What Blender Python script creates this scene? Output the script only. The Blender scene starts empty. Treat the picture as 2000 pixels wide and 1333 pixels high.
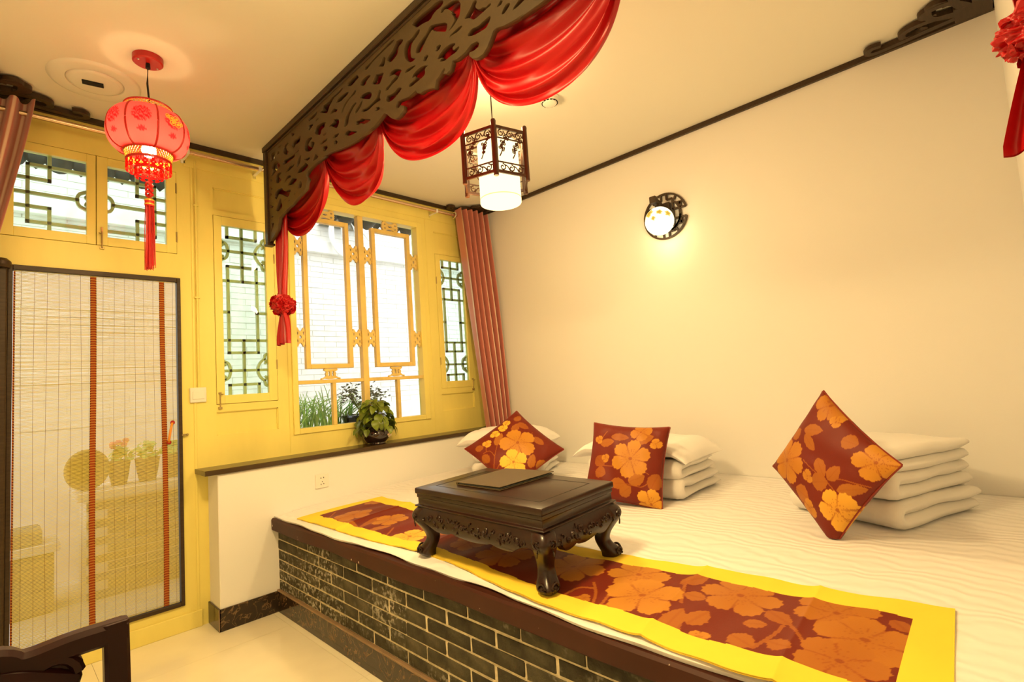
import bpy, bmesh, math, random
import numpy as np
from mathutils import Vector, Matrix, noise

random.seed(7)
sc = bpy.context.scene
col = sc.collection
PI = math.pi

# ------------------------------------------------------------------ camera
cam_data = bpy.data.cameras.new('camera')
cam_data.sensor_width = 36.0
cam_data.lens = 1002.78 / 2000 * 36.0
cam_data.clip_start = 0.02
cam = bpy.data.objects.new('camera', cam_data)
col.objects.link(cam)
cam.matrix_world = Matrix(((0.700041, -0.009828, -0.714035, 0.0),
                           (-0.711049, -0.101969, -0.695709, -3.4111),
                           (-0.065973, 0.994739, -0.078371, 1.25),
                           (0, 0, 0, 1)))
sc.camera = cam

# ------------------------------------------------------------------ world, sun, added lamps outside the frame, exposure
world = bpy.data.worlds.new('sky')
sc.world = world
world.use_nodes = True
wn = world.node_tree
wn.nodes['Background'].inputs[0].default_value = (0.93, 0.97, 1.0, 1)
wn.nodes['Background'].inputs[1].default_value = 2.25

sun_d = bpy.data.lights.new('sun', 'SUN')
sun_d.energy = 2.2
sun_d.angle = 0.6
sun_d.color = (1.0, 0.97, 0.9)
sun = bpy.data.objects.new('sun', sun_d)
col.objects.link(sun)
sun.rotation_euler = (math.radians(25), 0, math.radians(-8))

WARM = (1.0, 0.69, 0.30)


def point_lamp(name, loc, watts, color=WARM, radius=0.06):
    d = bpy.data.lights.new(name, 'POINT')
    d.energy = watts
    d.color = color
    d.shadow_soft_size = radius
    o = bpy.data.objects.new(name, d)
    col.objects.link(o)
    o.location = loc
    return o


# unseen ceiling lamps added to light the room (fittings are built further down)
point_lamp('unseen_lamp_light', (0.50, -2.15, 2.56), 15, WARM, 0.16)
ad = bpy.data.lights.new('added_down_disk', 'AREA')      # unseen disk facing down, added to brighten the floor
ad.shape = 'DISK'
ad.size = 0.36
ad.energy = 44
ad.color = WARM
ao = bpy.data.objects.new('added_down_disk', ad)
col.objects.link(ao)
ao.location = (0.50, -2.15, 2.44)
point_lamp('unseen_lamp_light', (0.10, -4.55, 2.45), 6, WARM, 0.16)  # unseen second lamp behind the camera, added for general light

sc.view_settings.view_transform = 'Standard'
sc.view_settings.look = 'None'
sc.view_settings.exposure = 0.0
sc.view_settings.gamma = 1.0
sc.view_settings.use_curve_mapping = False
sc.cycles.max_bounces = 10
sc.cycles.transparent_max_bounces = 24
sc.cycles.sample_clamp_indirect = 6.0

# ------------------------------------------------------------------ materials


def M(name, c, rough=0.5, spec=0.5, metal=0.0, var=0.0, vs=8.0, bump=0.0, bs=60.0, stretch=(1, 1, 1),
      coat=0.0, sheen=0.0, c2=None, detail=4.0, emis=0.0, ecol=None, attr=None, rnd=0.0, sss=0.0):
    m = bpy.data.materials.new(name)
    m.use_nodes = True
    nt = m.node_tree
    b = nt.nodes['Principled BSDF']
    b.inputs['Base Color'].default_value = (*c, 1)
    b.inputs['Roughness'].default_value = rough
    b.inputs['Specular IOR Level'].default_value = spec
    b.inputs['Metallic'].default_value = metal
    b.inputs['Coat Weight'].default_value = coat
    b.inputs['Coat Roughness'].default_value = 0.08
    b.inputs['Sheen Weight'].default_value = sheen
    if emis:
        b.inputs['Emission Color'].default_value = (*(ecol or c), 1)
        b.inputs['Emission Strength'].default_value = emis
    tc = nt.nodes.new('ShaderNodeTexCoord')
    mp = nt.nodes.new('ShaderNodeMapping')
    mp.inputs['Scale'].default_value = stretch
    nt.links.new(tc.outputs['Object'], mp.inputs[0])
    last = None
    if var or c2:
        n = nt.nodes.new('ShaderNodeTexNoise')
        n.inputs['Scale'].default_value = vs
        n.inputs['Detail'].default_value = detail
        nt.links.new(mp.outputs[0], n.inputs['Vector'])
        r = nt.nodes.new('ShaderNodeValToRGB')
        r.color_ramp.elements[0].position = 0.3
        r.color_ramp.elements[1].position = 0.7
        if c2:
            a, d = c, c2
        else:
            a = tuple(x * (1 - var) for x in c)
            d = tuple(min(1, x * (1 + var)) for x in c)
        r.color_ramp.elements[0].color = (*a, 1)
        r.color_ramp.elements[1].color = (*d, 1)
        nt.links.new(n.outputs['Fac'], r.inputs[0])
        last = r.outputs[0]
    if rnd:
        oi = nt.nodes.new('ShaderNodeObjectInfo')
        hv = nt.nodes.new('ShaderNodeHueSaturation')
        mr = nt.nodes.new('ShaderNodeMapRange')
        mr.inputs[3].default_value = 1 - rnd
        mr.inputs[4].default_value = 1 + rnd
        nt.links.new(oi.outputs['Random'], mr.inputs[0])
        nt.links.new(mr.outputs[0], hv.inputs['Value'])
        if last:
            nt.links.new(last, hv.inputs['Color'])
        else:
            hv.inputs['Color'].default_value = (*c, 1)
        last = hv.outputs[0]
    if last:
        nt.links.new(last, b.inputs['Base Color'])
    if bump:
        n2 = nt.nodes.new('ShaderNodeTexNoise')
        n2.inputs['Scale'].default_value = bs
        n2.inputs['Detail'].default_value = 5
        nt.links.new(mp.outputs[0], n2.inputs['Vector'])
        bp = nt.nodes.new('ShaderNodeBump')
        bp.inputs['Strength'].default_value = bump
        bp.inputs['Distance'].default_value = 0.01
        nt.links.new(n2.outputs['Fac'], bp.inputs['Height'])
        nt.links.new(bp.outputs[0], b.inputs['Normal'])
    return m


def N(m):
    return m.node_tree


white_wall = M('white_plaster', (0.83, 0.82, 0.80), 0.85, 0.2, bump=0.05, bs=220)
ceil_mat = M('ceiling_plaster', (0.82, 0.79, 0.71), 0.9, 0.2)
yellow = M('yellow_paint', (0.84, 0.73, 0.205), 0.38, 0.4, var=0.06, vs=5, bump=0.06, bs=40, stretch=(1, 1, 0.25))
yellow_trim = M('yellow_ochre_paint', (0.76, 0.57, 0.19), 0.42, 0.4, var=0.12, vs=9, bump=0.05, bs=60)
lattice_mat = M('grey_green_paint', (0.62, 0.60, 0.36), 0.5, 0.3, var=0.1)
dark_wood = M('dark_brown_wood', (0.045, 0.026, 0.012), 0.42, 0.35, var=0.25, vs=14, stretch=(1, 8, 8))
panel_wood = M('brown_fret_board', (0.078, 0.048, 0.019), 0.42, 0.35, var=0.05, vs=60)
table_wood = M('dark_red_lacquered_wood', (0.020, 0.006, 0.003), 0.33, 0.35, var=0.3, vs=12, stretch=(6, 1, 6), coat=0.2)
chair_wood = M('dark_rosewood', (0.020, 0.003, 0.002), 0.40, 0.25, var=0.3, vs=12, coat=0.1)
cap_mat = M('red_brown_paint', (0.050, 0.012, 0.005), 0.5, 0.25, var=0.15, vs=6)
sill_mat = M('dark_stained_wood', (0.055, 0.032, 0.012), 0.3, 0.5, var=0.2, vs=10, stretch=(0.3, 4, 4), coat=0.2)
mortar_mat = M('pale_mortar', (0.66, 0.58, 0.40), 0.95, 0.1, var=0.25, vs=30, bump=0.4, bs=120)
ledge_mat = M('red_brown_stone_strip', (0.26, 0.17, 0.10), 0.5, 0.3, var=0.15, vs=20)
metal = M('brushed_steel', (0.55, 0.52, 0.46), 0.28, 0.5, metal=1.0)
dull_metal = M('tarnished_brass', (0.42, 0.33, 0.14), 0.4, 0.5, metal=0.8)
white_plastic = M('white_plastic', (0.82, 0.80, 0.73), 0.4, 0.4)
black_hole = M('black_plastic', (0.01, 0.01, 0.01), 0.6, 0.2)
sheet_edge = M('white_cotton', (0.84, 0.83, 0.81), 0.9, 0.15, bump=0.15, bs=35)
quilt_mat = M('white_quilt_cotton', (0.80, 0.78, 0.76), 0.92, 0.1, bump=0.35, bs=14, sheen=0.2)
pillow_mat = M('white_pillow_cotton', (0.86, 0.84, 0.83), 0.9, 0.1, bump=0.25, bs=10, sheen=0.2)
red_satin = M('red_satin', (0.46, 0.004, 0.007), 0.36, 0.45, bump=0.04, bs=12)
red_satin.node_tree.nodes['Principled BSDF'].inputs['Subsurface Weight'].default_value = 0.0
yellow_cloth = M('yellow_cotton_border', (0.90, 0.64, 0.055), 0.8, 0.25, var=0.05, vs=4, bump=0.12, bs=18)
piping_mat = M('dark_red_piping', (0.22, 0.02, 0.008), 0.5, 0.4)
rope_black = M('black_cable', (0.012, 0.01, 0.009), 0.5, 0.3)
red_plastic = M('red_enamel', (0.42, 0.012, 0.010), 0.35, 0.5)
red_thread = M('red_silk_thread', (0.60, 0.015, 0.012), 0.45, 0.4)
gold_thread = M('gold_thread', (0.85, 0.52, 0.06), 0.35, 0.5, metal=0.4)
glaze = M('dark_brown_glaze', (0.018, 0.010, 0.010), 0.08, 0.6, coat=0.6)
leaf_mat = M('pothos_leaf', (0.15, 0.21, 0.02), 0.38, 0.5, var=0.35, vs=18, rnd=0.35)
stem_mat = M('green_stem', (0.16, 0.20, 0.04), 0.5, 0.3)
grass_mat = M('bright_grass_blade', (0.36, 0.60, 0.18), 0.45, 0.4, var=0.3, vs=10, rnd=0.3)
shrub_mat = M('dark_shrub_leaf', (0.06, 0.075, 0.025), 0.5, 0.3, var=0.3, vs=30)
soil = M('soil', (0.05, 0.035, 0.02), 0.95, 0.1, bump=0.6, bs=60)
folder_mat = M('brown_leatherette', (0.10, 0.068, 0.030), 0.45, 0.45, bump=0.5, bs=900)
folder_page = M('folder_page', (0.16, 0.17, 0.16), 0.5, 0.3)
outer_wall_mat = M('whitewashed_brick', (0.80, 0.79, 0.74), 0.9, 0.1, var=0.08, vs=10)
outer_mortar = M('grey_joint', (0.72, 0.70, 0.64), 0.95, 0.1)
eave_tile_mat = M('grey_green_roof_tile', (0.035, 0.042, 0.036), 0.6, 0.3, var=0.3, vs=14)
paving = M('courtyard_paving', (0.55, 0.53, 0.48), 0.85, 0.2, var=0.1, vs=6)
planter_mat = M('grey_brick_planter', (0.20, 0.19, 0.15), 0.85, 0.2, var=0.25, vs=10, rnd=0.2)
planter_cap_mat = M('pale_stone_coping', (0.62, 0.60, 0.54), 0.8, 0.2)
wicker = M('tan_wicker', (0.30, 0.22, 0.10), 0.8, 0.2, var=0.25, vs=60, bump=0.8, bs=120)
clay_pot = M('grey_clay_pot', (0.16, 0.13, 0.10), 0.6, 0.3, var=0.2, vs=12)
pink = M('pink_petal', (0.75, 0.20, 0.22), 0.6, 0.3)
white_pipe = M('white_pipe', (0.85, 0.85, 0.82), 0.4, 0.4)
orange_plastic = M('orange_handle', (0.80, 0.30, 0.03), 0.3, 0.5, coat=0.3)
grommet_mat = M('chrome_ring', (0.75, 0.72, 0.68), 0.12, 0.5, metal=1.0)
rod_mat = M('brushed_copper_rod', (0.72, 0.52, 0.36), 0.22, 0.5, metal=0.9)


def glass(name, tint, gloss=0.06):
    m = bpy.data.materials.new(name)
    m.use_nodes = True
    nt = m.node_tree
    nt.nodes.clear()
    o = nt.nodes.new('ShaderNodeOutputMaterial')
    mx = nt.nodes.new('ShaderNodeMixShader')
    t = nt.nodes.new('ShaderNodeBsdfTransparent')
    t.inputs[0].default_value = (*tint, 1)
    g = nt.nodes.new('ShaderNodeBsdfGlossy')
    g.inputs['Roughness'].default_value = 0.02
    fr = nt.nodes.new('ShaderNodeFresnel')
    fr.inputs[0].default_value = 1.45
    nt.links.new(fr.outputs[0], mx.inputs[0])
    nt.links.new(t.outputs[0], mx.inputs[1])
    nt.links.new(g.outputs[0], mx.inputs[2])
    nt.links.new(mx.outputs[0], o.inputs[0])
    return m


clear_glass = glass('clear_glass', (0.97, 0.98, 0.97))
green_glass = glass('pale_green_glass', (0.88, 0.97, 0.90))


def translucent(name, c, c2=None, mixf=0.6, pat=None, glow=0.0):
    m = bpy.data.materials.new(name)
    m.use_nodes = True
    nt = m.node_tree
    nt.nodes.clear()
    o = nt.nodes.new('ShaderNodeOutputMaterial')
    mx = nt.nodes.new('ShaderNodeMixShader')
    mx.inputs[0].default_value = mixf
    d = nt.nodes.new('ShaderNodeBsdfDiffuse')
    t = nt.nodes.new('ShaderNodeBsdfTranslucent')
    d.inputs[0].default_value = (*c, 1)
    t.inputs[0].default_value = (*(c2 or c), 1)
    nt.links.new(d.outputs[0], mx.inputs[1])
    nt.links.new(t.outputs[0], mx.inputs[2])
    nt.links.new(mx.outputs[0], o.inputs[0])
    if pat:
        a = nt.nodes.new('ShaderNodeAttribute')
        a.attribute_name = 'pat'
        for sock, k in ((d.inputs[0], c), (t.inputs[0], c2 or c)):
            r = nt.nodes.new('ShaderNodeMix')
            r.data_type = 'RGBA'
            r.inputs['A'].default_value = (*k, 1)
            r.inputs['B'].default_value = (*pat, 1)
            nt.links.new(a.outputs['Fac'], r.inputs['Factor'])
            nt.links.new(r.outputs['Result'], sock)
    return m


def emitter(name, c, s):
    m = bpy.data.materials.new(name)
    m.use_nodes = True
    nt = m.node_tree
    nt.nodes.clear()
    o = nt.nodes.new('ShaderNodeOutputMaterial')
    e = nt.nodes.new('ShaderNodeEmission')
    e.inputs[0].default_value = (*c, 1)
    e.inputs[1].default_value = s
    nt.links.new(e.outputs[0], o.inputs[0])
    return m


# brocade: the woven figure is a per-vertex weight 'pat' (0 ground .. 1 bright petal)
def brocade(name):
    m = M(name, (0.24, 0.03, 0.004), 0.52, 0.3, bump=0.08, bs=400)
    nt = N(m)
    b = nt.nodes['Principled BSDF']
    a = nt.nodes.new('ShaderNodeAttribute')
    a.attribute_name = 'pat'
    r = nt.nodes.new('ShaderNodeValToRGB')
    cr = r.color_ramp
    cr.elements[0].position = 0.0
    cr.elements[0].color = (0.16, 0.014, 0.003, 1)
    cr.elements[1].position = 1.0
    cr.elements[1].color = (0.90, 0.50, 0.05, 1)
    for p, c in ((0.2, (0.17, 0.016, 0.003, 1)), (0.4, (0.32, 0.080, 0.008, 1)), (0.6, (0.42, 0.145, 0.014, 1)),
                 (0.75, (0.56, 0.24, 0.022, 1))):
        e = cr.elements.new(p)
        e.color = c
    nt.links.new(a.outputs['Fac'], r.inputs[0])
    nt.links.new(r.outputs[0], b.inputs['Base Color'])
    return m


brocade_mat = brocade('red_gold_brocade')

# polished floor tile, marble, brick, sheet, curtain
tile_mat = M('polished_cream_tile', (0.90, 0.84, 0.64), 0.10, 0.5, var=0.05, vs=3.5, detail=8)
grout_mat = M('tile_grout', (0.45, 0.40, 0.30), 0.8, 0.2)


def marble():
    m = M('dark_veined_marble', (0.030, 0.018, 0.010), 0.12, 0.5)
    nt = N(m)
    b = nt.nodes['Principled BSDF']
    tc = nt.nodes.new('ShaderNodeTexCoord')
    n = nt.nodes.new('ShaderNodeTexNoise')
    n.inputs['Scale'].default_value = 9
    n.inputs['Detail'].default_value = 9
    n.inputs['Distortion'].default_value = 2.2
    r = nt.nodes.new('ShaderNodeValToRGB')
    cr = r.color_ramp
    cr.elements[0].position = 0.0
    cr.elements[0].color = (0.022, 0.013, 0.008, 1)
    cr.elements[1].position = 1.0
    cr.elements[1].color = (0.022, 0.013, 0.008, 1)
    for p, c in ((0.505, (0.03, 0.018, 0.01, 1)), (0.525, (0.22, 0.13, 0.06, 1)), (0.545, (0.03, 0.018, 0.01, 1))):
        e = cr.elements.new(p)
        e.color = c
    nt.links.new(tc.outputs['Object'], n.inputs['Vector'])
    nt.links.new(n.outputs['Fac'], r.inputs[0])
    nt.links.new(r.outputs[0], b.inputs['Base Color'])
    return m


marble_mat = marble()


def brick_material():
    m = M('grey_brick', (0.066, 0.058, 0.036), 0.85, 0.2, var=0.45, vs=16, bump=0.5, bs=90, rnd=0.28)
    nt = N(m)
    b = nt.nodes['Principled BSDF']
    base = b.inputs['Base Color'].links[0].from_socket
    g = nt.nodes.new('ShaderNodeNewGeometry')
    n1 = nt.nodes.new('ShaderNodeTexNoise')     # where the lime bloom sits
    n1.inputs['Scale'].default_value = 2.3
    n1.inputs['Detail'].default_value = 3
    n2 = nt.nodes.new('ShaderNodeTexNoise')     # its flecks
    n2.inputs['Scale'].default_value = 55
    n2.inputs['Detail'].default_value = 6
    nt.links.new(g.outputs['Position'], n1.inputs['Vector'])
    nt.links.new(g.outputs['Position'], n2.inputs['Vector'])
    m1 = nt.nodes.new('ShaderNodeMapRange')
    m1.inputs[1].default_value = 0.50
    m1.inputs[2].default_value = 0.66
    nt.links.new(n1.outputs['Fac'], m1.inputs[0])
    m2 = nt.nodes.new('ShaderNodeMapRange')
    m2.inputs[1].default_value = 0.50
    m2.inputs[2].default_value = 0.66
    nt.links.new(n2.outputs['Fac'], m2.inputs[0])
    mul = nt.nodes.new('ShaderNodeMath')
    mul.operation = 'MULTIPLY'
    nt.links.new(m1.outputs[0], mul.inputs[0])
    nt.links.new(m2.outputs[0], mul.inputs[1])
    mx = nt.nodes.new('ShaderNodeMix')
    mx.data_type = 'RGBA'
    mx.inputs['B'].default_value = (0.56, 0.52, 0.42, 1)
    nt.links.new(mul.outputs[0], mx.inputs['Factor'])
    nt.links.new(base, mx.inputs['A'])
    nt.links.new(mx.outputs['Result'], b.inputs['Base Color'])
    return m


brick_mat = brick_material()


def chips(m, c=(0.62, 0.5, 0.36), scale=26, lo=0.735, hi=0.75):
    """sparse chipped flecks of paint"""
    nt = N(m)
    b = nt.nodes['Principled BSDF']
    base = b.inputs['Base Color'].links[0].from_socket
    g = nt.nodes.new('ShaderNodeNewGeometry')
    n1 = nt.nodes.new('ShaderNodeTexNoise')
    n1.inputs['Scale'].default_value = scale
    n1.inputs['Detail'].default_value = 2
    nt.links.new(g.outputs['Position'], n1.inputs['Vector'])
    m1 = nt.nodes.new('ShaderNodeMapRange')
    m1.inputs[1].default_value = lo
    m1.inputs[2].default_value = hi
    nt.links.new(n1.outputs['Fac'], m1.inputs[0])
    mx = nt.nodes.new('ShaderNodeMix')
    mx.data_type = 'RGBA'
    mx.inputs['B'].default_value = (*c, 1)
    nt.links.new(m1.outputs[0], mx.inputs['Factor'])
    nt.links.new(base, mx.inputs['A'])
    nt.links.new(mx.outputs['Result'], b.inputs['Base Color'])


chips(cap_mat)


def sheet_material():
    m = M('white_striped_sheet', (0.84, 0.82, 0.82), 0.62, 0.3, sheen=0.25)
    nt = N(m)
    b = nt.nodes['Principled BSDF']
    tc = nt.nodes.new('ShaderNodeTexCoord')
    w = nt.nodes.new('ShaderNodeTexWave')
    w.bands_direction = 'X'
    w.inputs['Scale'].default_value = 6.0
    w.inputs['Distortion'].default_value = 6.0
    w.inputs['Detail'].default_value = 2
    w.inputs['Detail Scale'].default_value = 0.35
    nz = nt.nodes.new('ShaderNodeTexNoise')
    nz.inputs['Scale'].default_value = 3.4
    nz.inputs['Detail'].default_value = 3
    va_ = nt.nodes.new('ShaderNodeVectorMath')
    va_.operation = 'MULTIPLY_ADD'
    va_.inputs[1].default_value = (0.30, 0.0, 0.0)
    nt.links.new(tc.outputs['Object'], nz.inputs['Vector'])
    nt.links.new(nz.outputs['Color'], va_.inputs[0])
    nt.links.new(tc.outputs['Object'], va_.inputs[2])
    nt.links.new(va_.outputs[0], w.inputs['Vector'])
    bp = nt.nodes.new('ShaderNodeBump')
    bp.inputs['Strength'].default_value = 0.34
    bp.inputs['Distance'].default_value = 0.010
    nt.links.new(w.outputs['Fac'], bp.inputs['Height'])
    nt.links.new(bp.outputs[0], b.inputs['Normal'])
    return m


sheet_mat = sheet_material()


def curtain_material():
    m = M('pink_brown_satin', (0.42, 0.16, 0.11), 0.34, 0.5, sheen=0.3, bump=0.05, bs=300, stretch=(1, 1, 0.05))
    nt = N(m)
    b = nt.nodes['Principled BSDF']
    a = nt.nodes.new('ShaderNodeAttribute')
    a.attribute_name = 'pat'
    r = nt.nodes.new('ShaderNodeMix')
    r.data_type = 'RGBA'
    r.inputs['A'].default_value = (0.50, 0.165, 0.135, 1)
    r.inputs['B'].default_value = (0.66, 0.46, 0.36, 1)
    nt.links.new(a.outputs['Fac'], r.inputs['Factor'])
    nt.links.new(r.outputs['Result'], b.inputs['Base Color'])
    return m


curtain_mat = curtain_material()

# ------------------------------------------------------------------ mesh builder


class MB:
    def __init__(s):
        s.v = []
        s.f = []

    def add(s, vs, fs):
        b = len(s.v)
        s.v += [tuple(map(float, p)) for p in vs]
        s.f += [tuple(b + i for i in q) for q in fs]
        return s

    def box(s, x0, x1, y0, y1, z0, z1):
        return s.add([(x0, y0, z0), (x1, y0, z0), (x1, y1, z0), (x0, y1, z0),
                      (x0, y0, z1), (x1, y0, z1), (x1, y1, z1), (x0, y1, z1)],
                     [(3, 2, 1, 0), (4, 5, 6, 7), (0, 1, 5, 4), (1, 2, 6, 5), (2, 3, 7, 6), (3, 0, 4, 7)])

    def obox(s, c, ex, ey, ez, hx, hy, hz):
        c, ex, ey, ez = Vector(c), Vector(ex), Vector(ey), Vector(ez)
        vs = [c + ex * (a * hx) + ey * (b * hy) + ez * (d * hz) for d in (-1, 1) for a, b in ((-1, -1), (1, -1), (1, 1), (-1, 1))]
        return s.add(vs, [(3, 2, 1, 0), (4, 5, 6, 7), (0, 1, 5, 4), (1, 2, 6, 5), (2, 3, 7, 6), (3, 0, 4, 7)])

    def bar(s, a, b, w, h, up=(0, 0, 1)):
        a, b = Vector(a), Vector(b)
        d = (b - a)
        L = d.length
        d.normalize()
        u = Vector(up)
        x = d.cross(u)
        if x.length < 1e-4:
            x = Vector((1, 0, 0))
        x.normalize()
        u = x.cross(d)
        return s.obox((a + b) / 2, x, d, u, w / 2, L / 2, h / 2)

    def prism(s, poly, o, ex, ey, ez, depth):
        o, ex, ey, ez = Vector(o), Vector(ex), Vector(ey), Vector(ez)
        n = len(poly)
        vs = [o + ex * p[0] + ey * p[1] for p in poly] + [o + ex * p[0] + ey * p[1] + ez * depth for p in poly]
        fs = [tuple(range(n - 1, -1, -1)), tuple(range(n, 2 * n))]
        fs += [(i, (i + 1) % n, n + (i + 1) % n, n + i) for i in range(n)]
        return s.add(vs, fs)

    def sweep(s, path, section, closed=False, up=(0, 0, 1), scale=None, caps=True):
        """section: list of (a,b) in the (side, up) frame"""
        path = [Vector(p) for p in path]
        n, k = len(path), len(section)
        vs = []
        U0 = Vector(up)
        for i, p in enumerate(path):
            if closed:
                d = path[(i + 1) % n] - path[i - 1]
            else:
                d = path[min(i + 1, n - 1)] - path[max(i - 1, 0)]
            d.normalize()
            x = d.cross(U0)
            if x.length < 1e-3:
                x = d.cross(Vector((0.3, 1, 0.1)))
            x.normalize()
            u = x.cross(d)
            sc_ = scale(i / max(1, n - 1)) if scale else 1.0
            vs += [p + x * (a * sc_) + u * (b * sc_) for a, b in section]
        fs = []
        m = n if closed else n - 1
        for i in range(m):
            for j in range(k):
                a = i * k + j
                b = i * k + (j + 1) % k
                c = ((i + 1) % n) * k + (j + 1) % k
                d = ((i + 1) % n) * k + j
                fs.append((a, b, c, d))
        if caps and not closed:
            fs.append(tuple(range(k - 1, -1, -1)))
            fs.append(tuple(range((n - 1) * k, n * k)))
        return s.add(vs, fs)

    def tube(s, path, r, seg=8, closed=False, up=(0, 0, 1), scale=None):
        sec = [(r * math.cos(2 * PI * i / seg), r * math.sin(2 * PI * i / seg)) for i in range(seg)]
        return s.sweep(path, sec, closed, up, scale)

    def lathe(s, prof, c=(0, 0, 0), seg=24, a0=0.0, closed=False):
        n = len(prof)
        vs = [(c[0] + r * math.cos(a0 + 2 * PI * j / seg), c[1] + r * math.sin(a0 + 2 * PI * j / seg), c[2] + z)
              for r, z in prof for j in range(seg)]
        fs = []
        for i in range(n if closed else n - 1):
            for j in range(seg):
                i2 = (i + 1) % n
                fs.append((i * seg + j, i * seg + (j + 1) % seg, i2 * seg + (j + 1) % seg, i2 * seg + j))
        if not closed:
            if prof[0][0] > 1e-5:
                fs.append(tuple(range(seg - 1, -1, -1)))
            if prof[-1][0] > 1e-5:
                fs.append(tuple(range((n - 1) * seg, n * seg)))
        return s.add(vs, fs)

    def sphere(s, c, r, seg=16, rings=10, sz=1.0):
        prof = [(max(1e-6, r * math.sin(PI * i / rings)), -r * sz * math.cos(PI * i / rings)) for i in range(rings + 1)]
        return s.lathe(prof, c, seg)

    def grid(s, P, cu=False, cv=False):
        P = np.asarray(P)
        nu, nv = P.shape[:2]
        fs = []
        for i in range(nu if cu else nu - 1):
            for j in range(nv if cv else nv - 1):
                fs.append((i * nv + j, ((i + 1) % nu) * nv + j, ((i + 1) % nu) * nv + (j + 1) % nv, i * nv + (j + 1) % nv))
        return s.add(P.reshape(-1, 3).tolist(), fs)

    def mesh(s, name, mat, off=(0, 0, 0), smooth=True, bevel=0.0, bseg=1, sharp=32):
        me = bpy.data.meshes.new(name)
        v = np.array(s.v) - np.array(off)
        me.from_pydata(v.tolist(), [], s.f)
        bm = bmesh.new()
        bm.from_mesh(me)
        bmesh.ops.recalc_face_normals(bm, faces=bm.faces)
        if bevel:
            ed = [e for e in bm.edges if len(e.link_faces) == 2 and e.calc_face_angle(0) > 0.6]
            bmesh.ops.bevel(bm, geom=ed, offset=bevel, segments=bseg, profile=0.6, affect='EDGES', clamp_overlap=True)
        bm.to_mesh(me)
        bm.free()
        me.materials.append(mat)
        if smooth:
            me.shade_smooth()
            me.set_sharp_from_angle(angle=math.radians(sharp))
        return me


def obj(name, mb, mat, parent=None, smooth=True, bevel=0.0, bseg=1, world=True, sharp=32, loc=None):
    """one mesh object. world=True: the builder's points are room coordinates"""
    off = (0, 0, 0)
    if parent is not None and world:
        off = top_loc(parent)
    me = mb if isinstance(mb, bpy.types.Mesh) else mb.mesh(name, mat, off, smooth, bevel, bseg, sharp)
    o = bpy.data.objects.new(name, me)
    col.objects.link(o)
    if parent is not None:
        o.parent = parent
    if loc is not None:
        o.location = loc
    return o


def top_loc(o):
    p = Vector((0, 0, 0))
    while o is not None:
        p = p + o.location
        o = o.parent
    return p


def tag(o, label, cat, group=None, kind=None):
    o['label'] = label
    o['category'] = cat
    if group:
        o['group'] = group
    if kind:
        o['kind'] = kind
    return o


def thing(name, label, cat, loc=(0, 0, 0), group=None, rotz=0.0):
    o = bpy.data.objects.new(name, None)
    o.empty_display_size = 0.05
    col.objects.link(o)
    o.location = loc
    o.rotation_euler = (0, 0, rotz)
    return tag(o, label, cat, group)


def struct(name, mb, mat, parent=None, **k):
    o = obj(name, mb, mat, parent, **k)
    if parent is None:
        o['kind'] = 'structure'
    return o


def sempty(name, loc=(0, 0, 0)):
    o = bpy.data.objects.new(name, None)
    o.empty_display_size = 0.05
    col.objects.link(o)
    o.location = loc
    o['kind'] = 'structure'
    return o


def setpat(me, vals):
    a = me.attributes.new('pat', 'FLOAT', 'POINT')
    a.data.foreach_set('value', np.asarray(vals, dtype=np.float32))


def fretwork(name, outline, holes, thick, M4, mat, bev=0.0, res=1):
    """a flat board with cut-outs: outline and holes in 2-D, extruded, placed by the 4x4 matrix M4 (local x,y in plane, z normal)"""
    cu = bpy.data.curves.new(name + '_outline', 'CURVE')
    cu.dimensions = '2D'
    cu.fill_mode = 'BOTH'
    cu.extrude = thick / 2
    cu.bevel_depth = bev
    cu.bevel_resolution = 0
    for poly in [outline] + holes:
        sp = cu.splines.new('POLY')
        sp.points.add(len(poly) - 1)
        for i, p in enumerate(poly):
            sp.points[i].co = (p[0], p[1], 0, 1)
        sp.use_cyclic_u = True
    t = bpy.data.objects.new(name + '_tmp', cu)
    col.objects.link(t)
    dg = bpy.context.evaluated_depsgraph_get()
    me = bpy.data.meshes.new_from_object(t.evaluated_get(dg))
    me.name = name
    bpy.data.objects.remove(t)
    bpy.data.curves.remove(cu)
    me.transform(M4)
    me.materials.clear()
    me.materials.append(mat)
    return me


def smooth_poly(poly, it=1):
    """Chaikin corner cutting"""
    for _ in range(it):
        q = []
        n = len(poly)
        for i in range(n):
            a, b = poly[i], poly[(i + 1) % n]
            q.append((a[0] * .75 + b[0] * .25, a[1] * .75 + b[1] * .25))
            q.append((a[0] * .25 + b[0] * .75, a[1] * .25 + b[1] * .75))
        poly = q
    return poly


def spiral(c, r0, r1, a0, a1, n=24):
    return [(c[0] + (r0 + (r1 - r0) * i / n) * math.cos(a0 + (a1 - a0) * i / n),
             c[1] + (r0 + (r1 - r0) * i / n) * math.sin(a0 + (a1 - a0) * i / n)) for i in range(n + 1)]


def catmull(pts, n=6):
    out = []
    P = [Vector(p) for p in pts]
    for i in range(len(P) - 1):
        p0 = P[max(i - 1, 0)]
        p1, p2 = P[i], P[i + 1]
        p3 = P[min(i + 2, len(P) - 1)]
        for k in range(n):
            t = k / n
            out.append(0.5 * ((2 * p1) + (p2 - p0) * t + (2 * p0 - 5 * p1 + 4 * p2 - p3) * t * t + (3 * p1 - p0 - 3 * p2 + p3) * t ** 3))
    out.append(P[-1])
    return out


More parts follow.
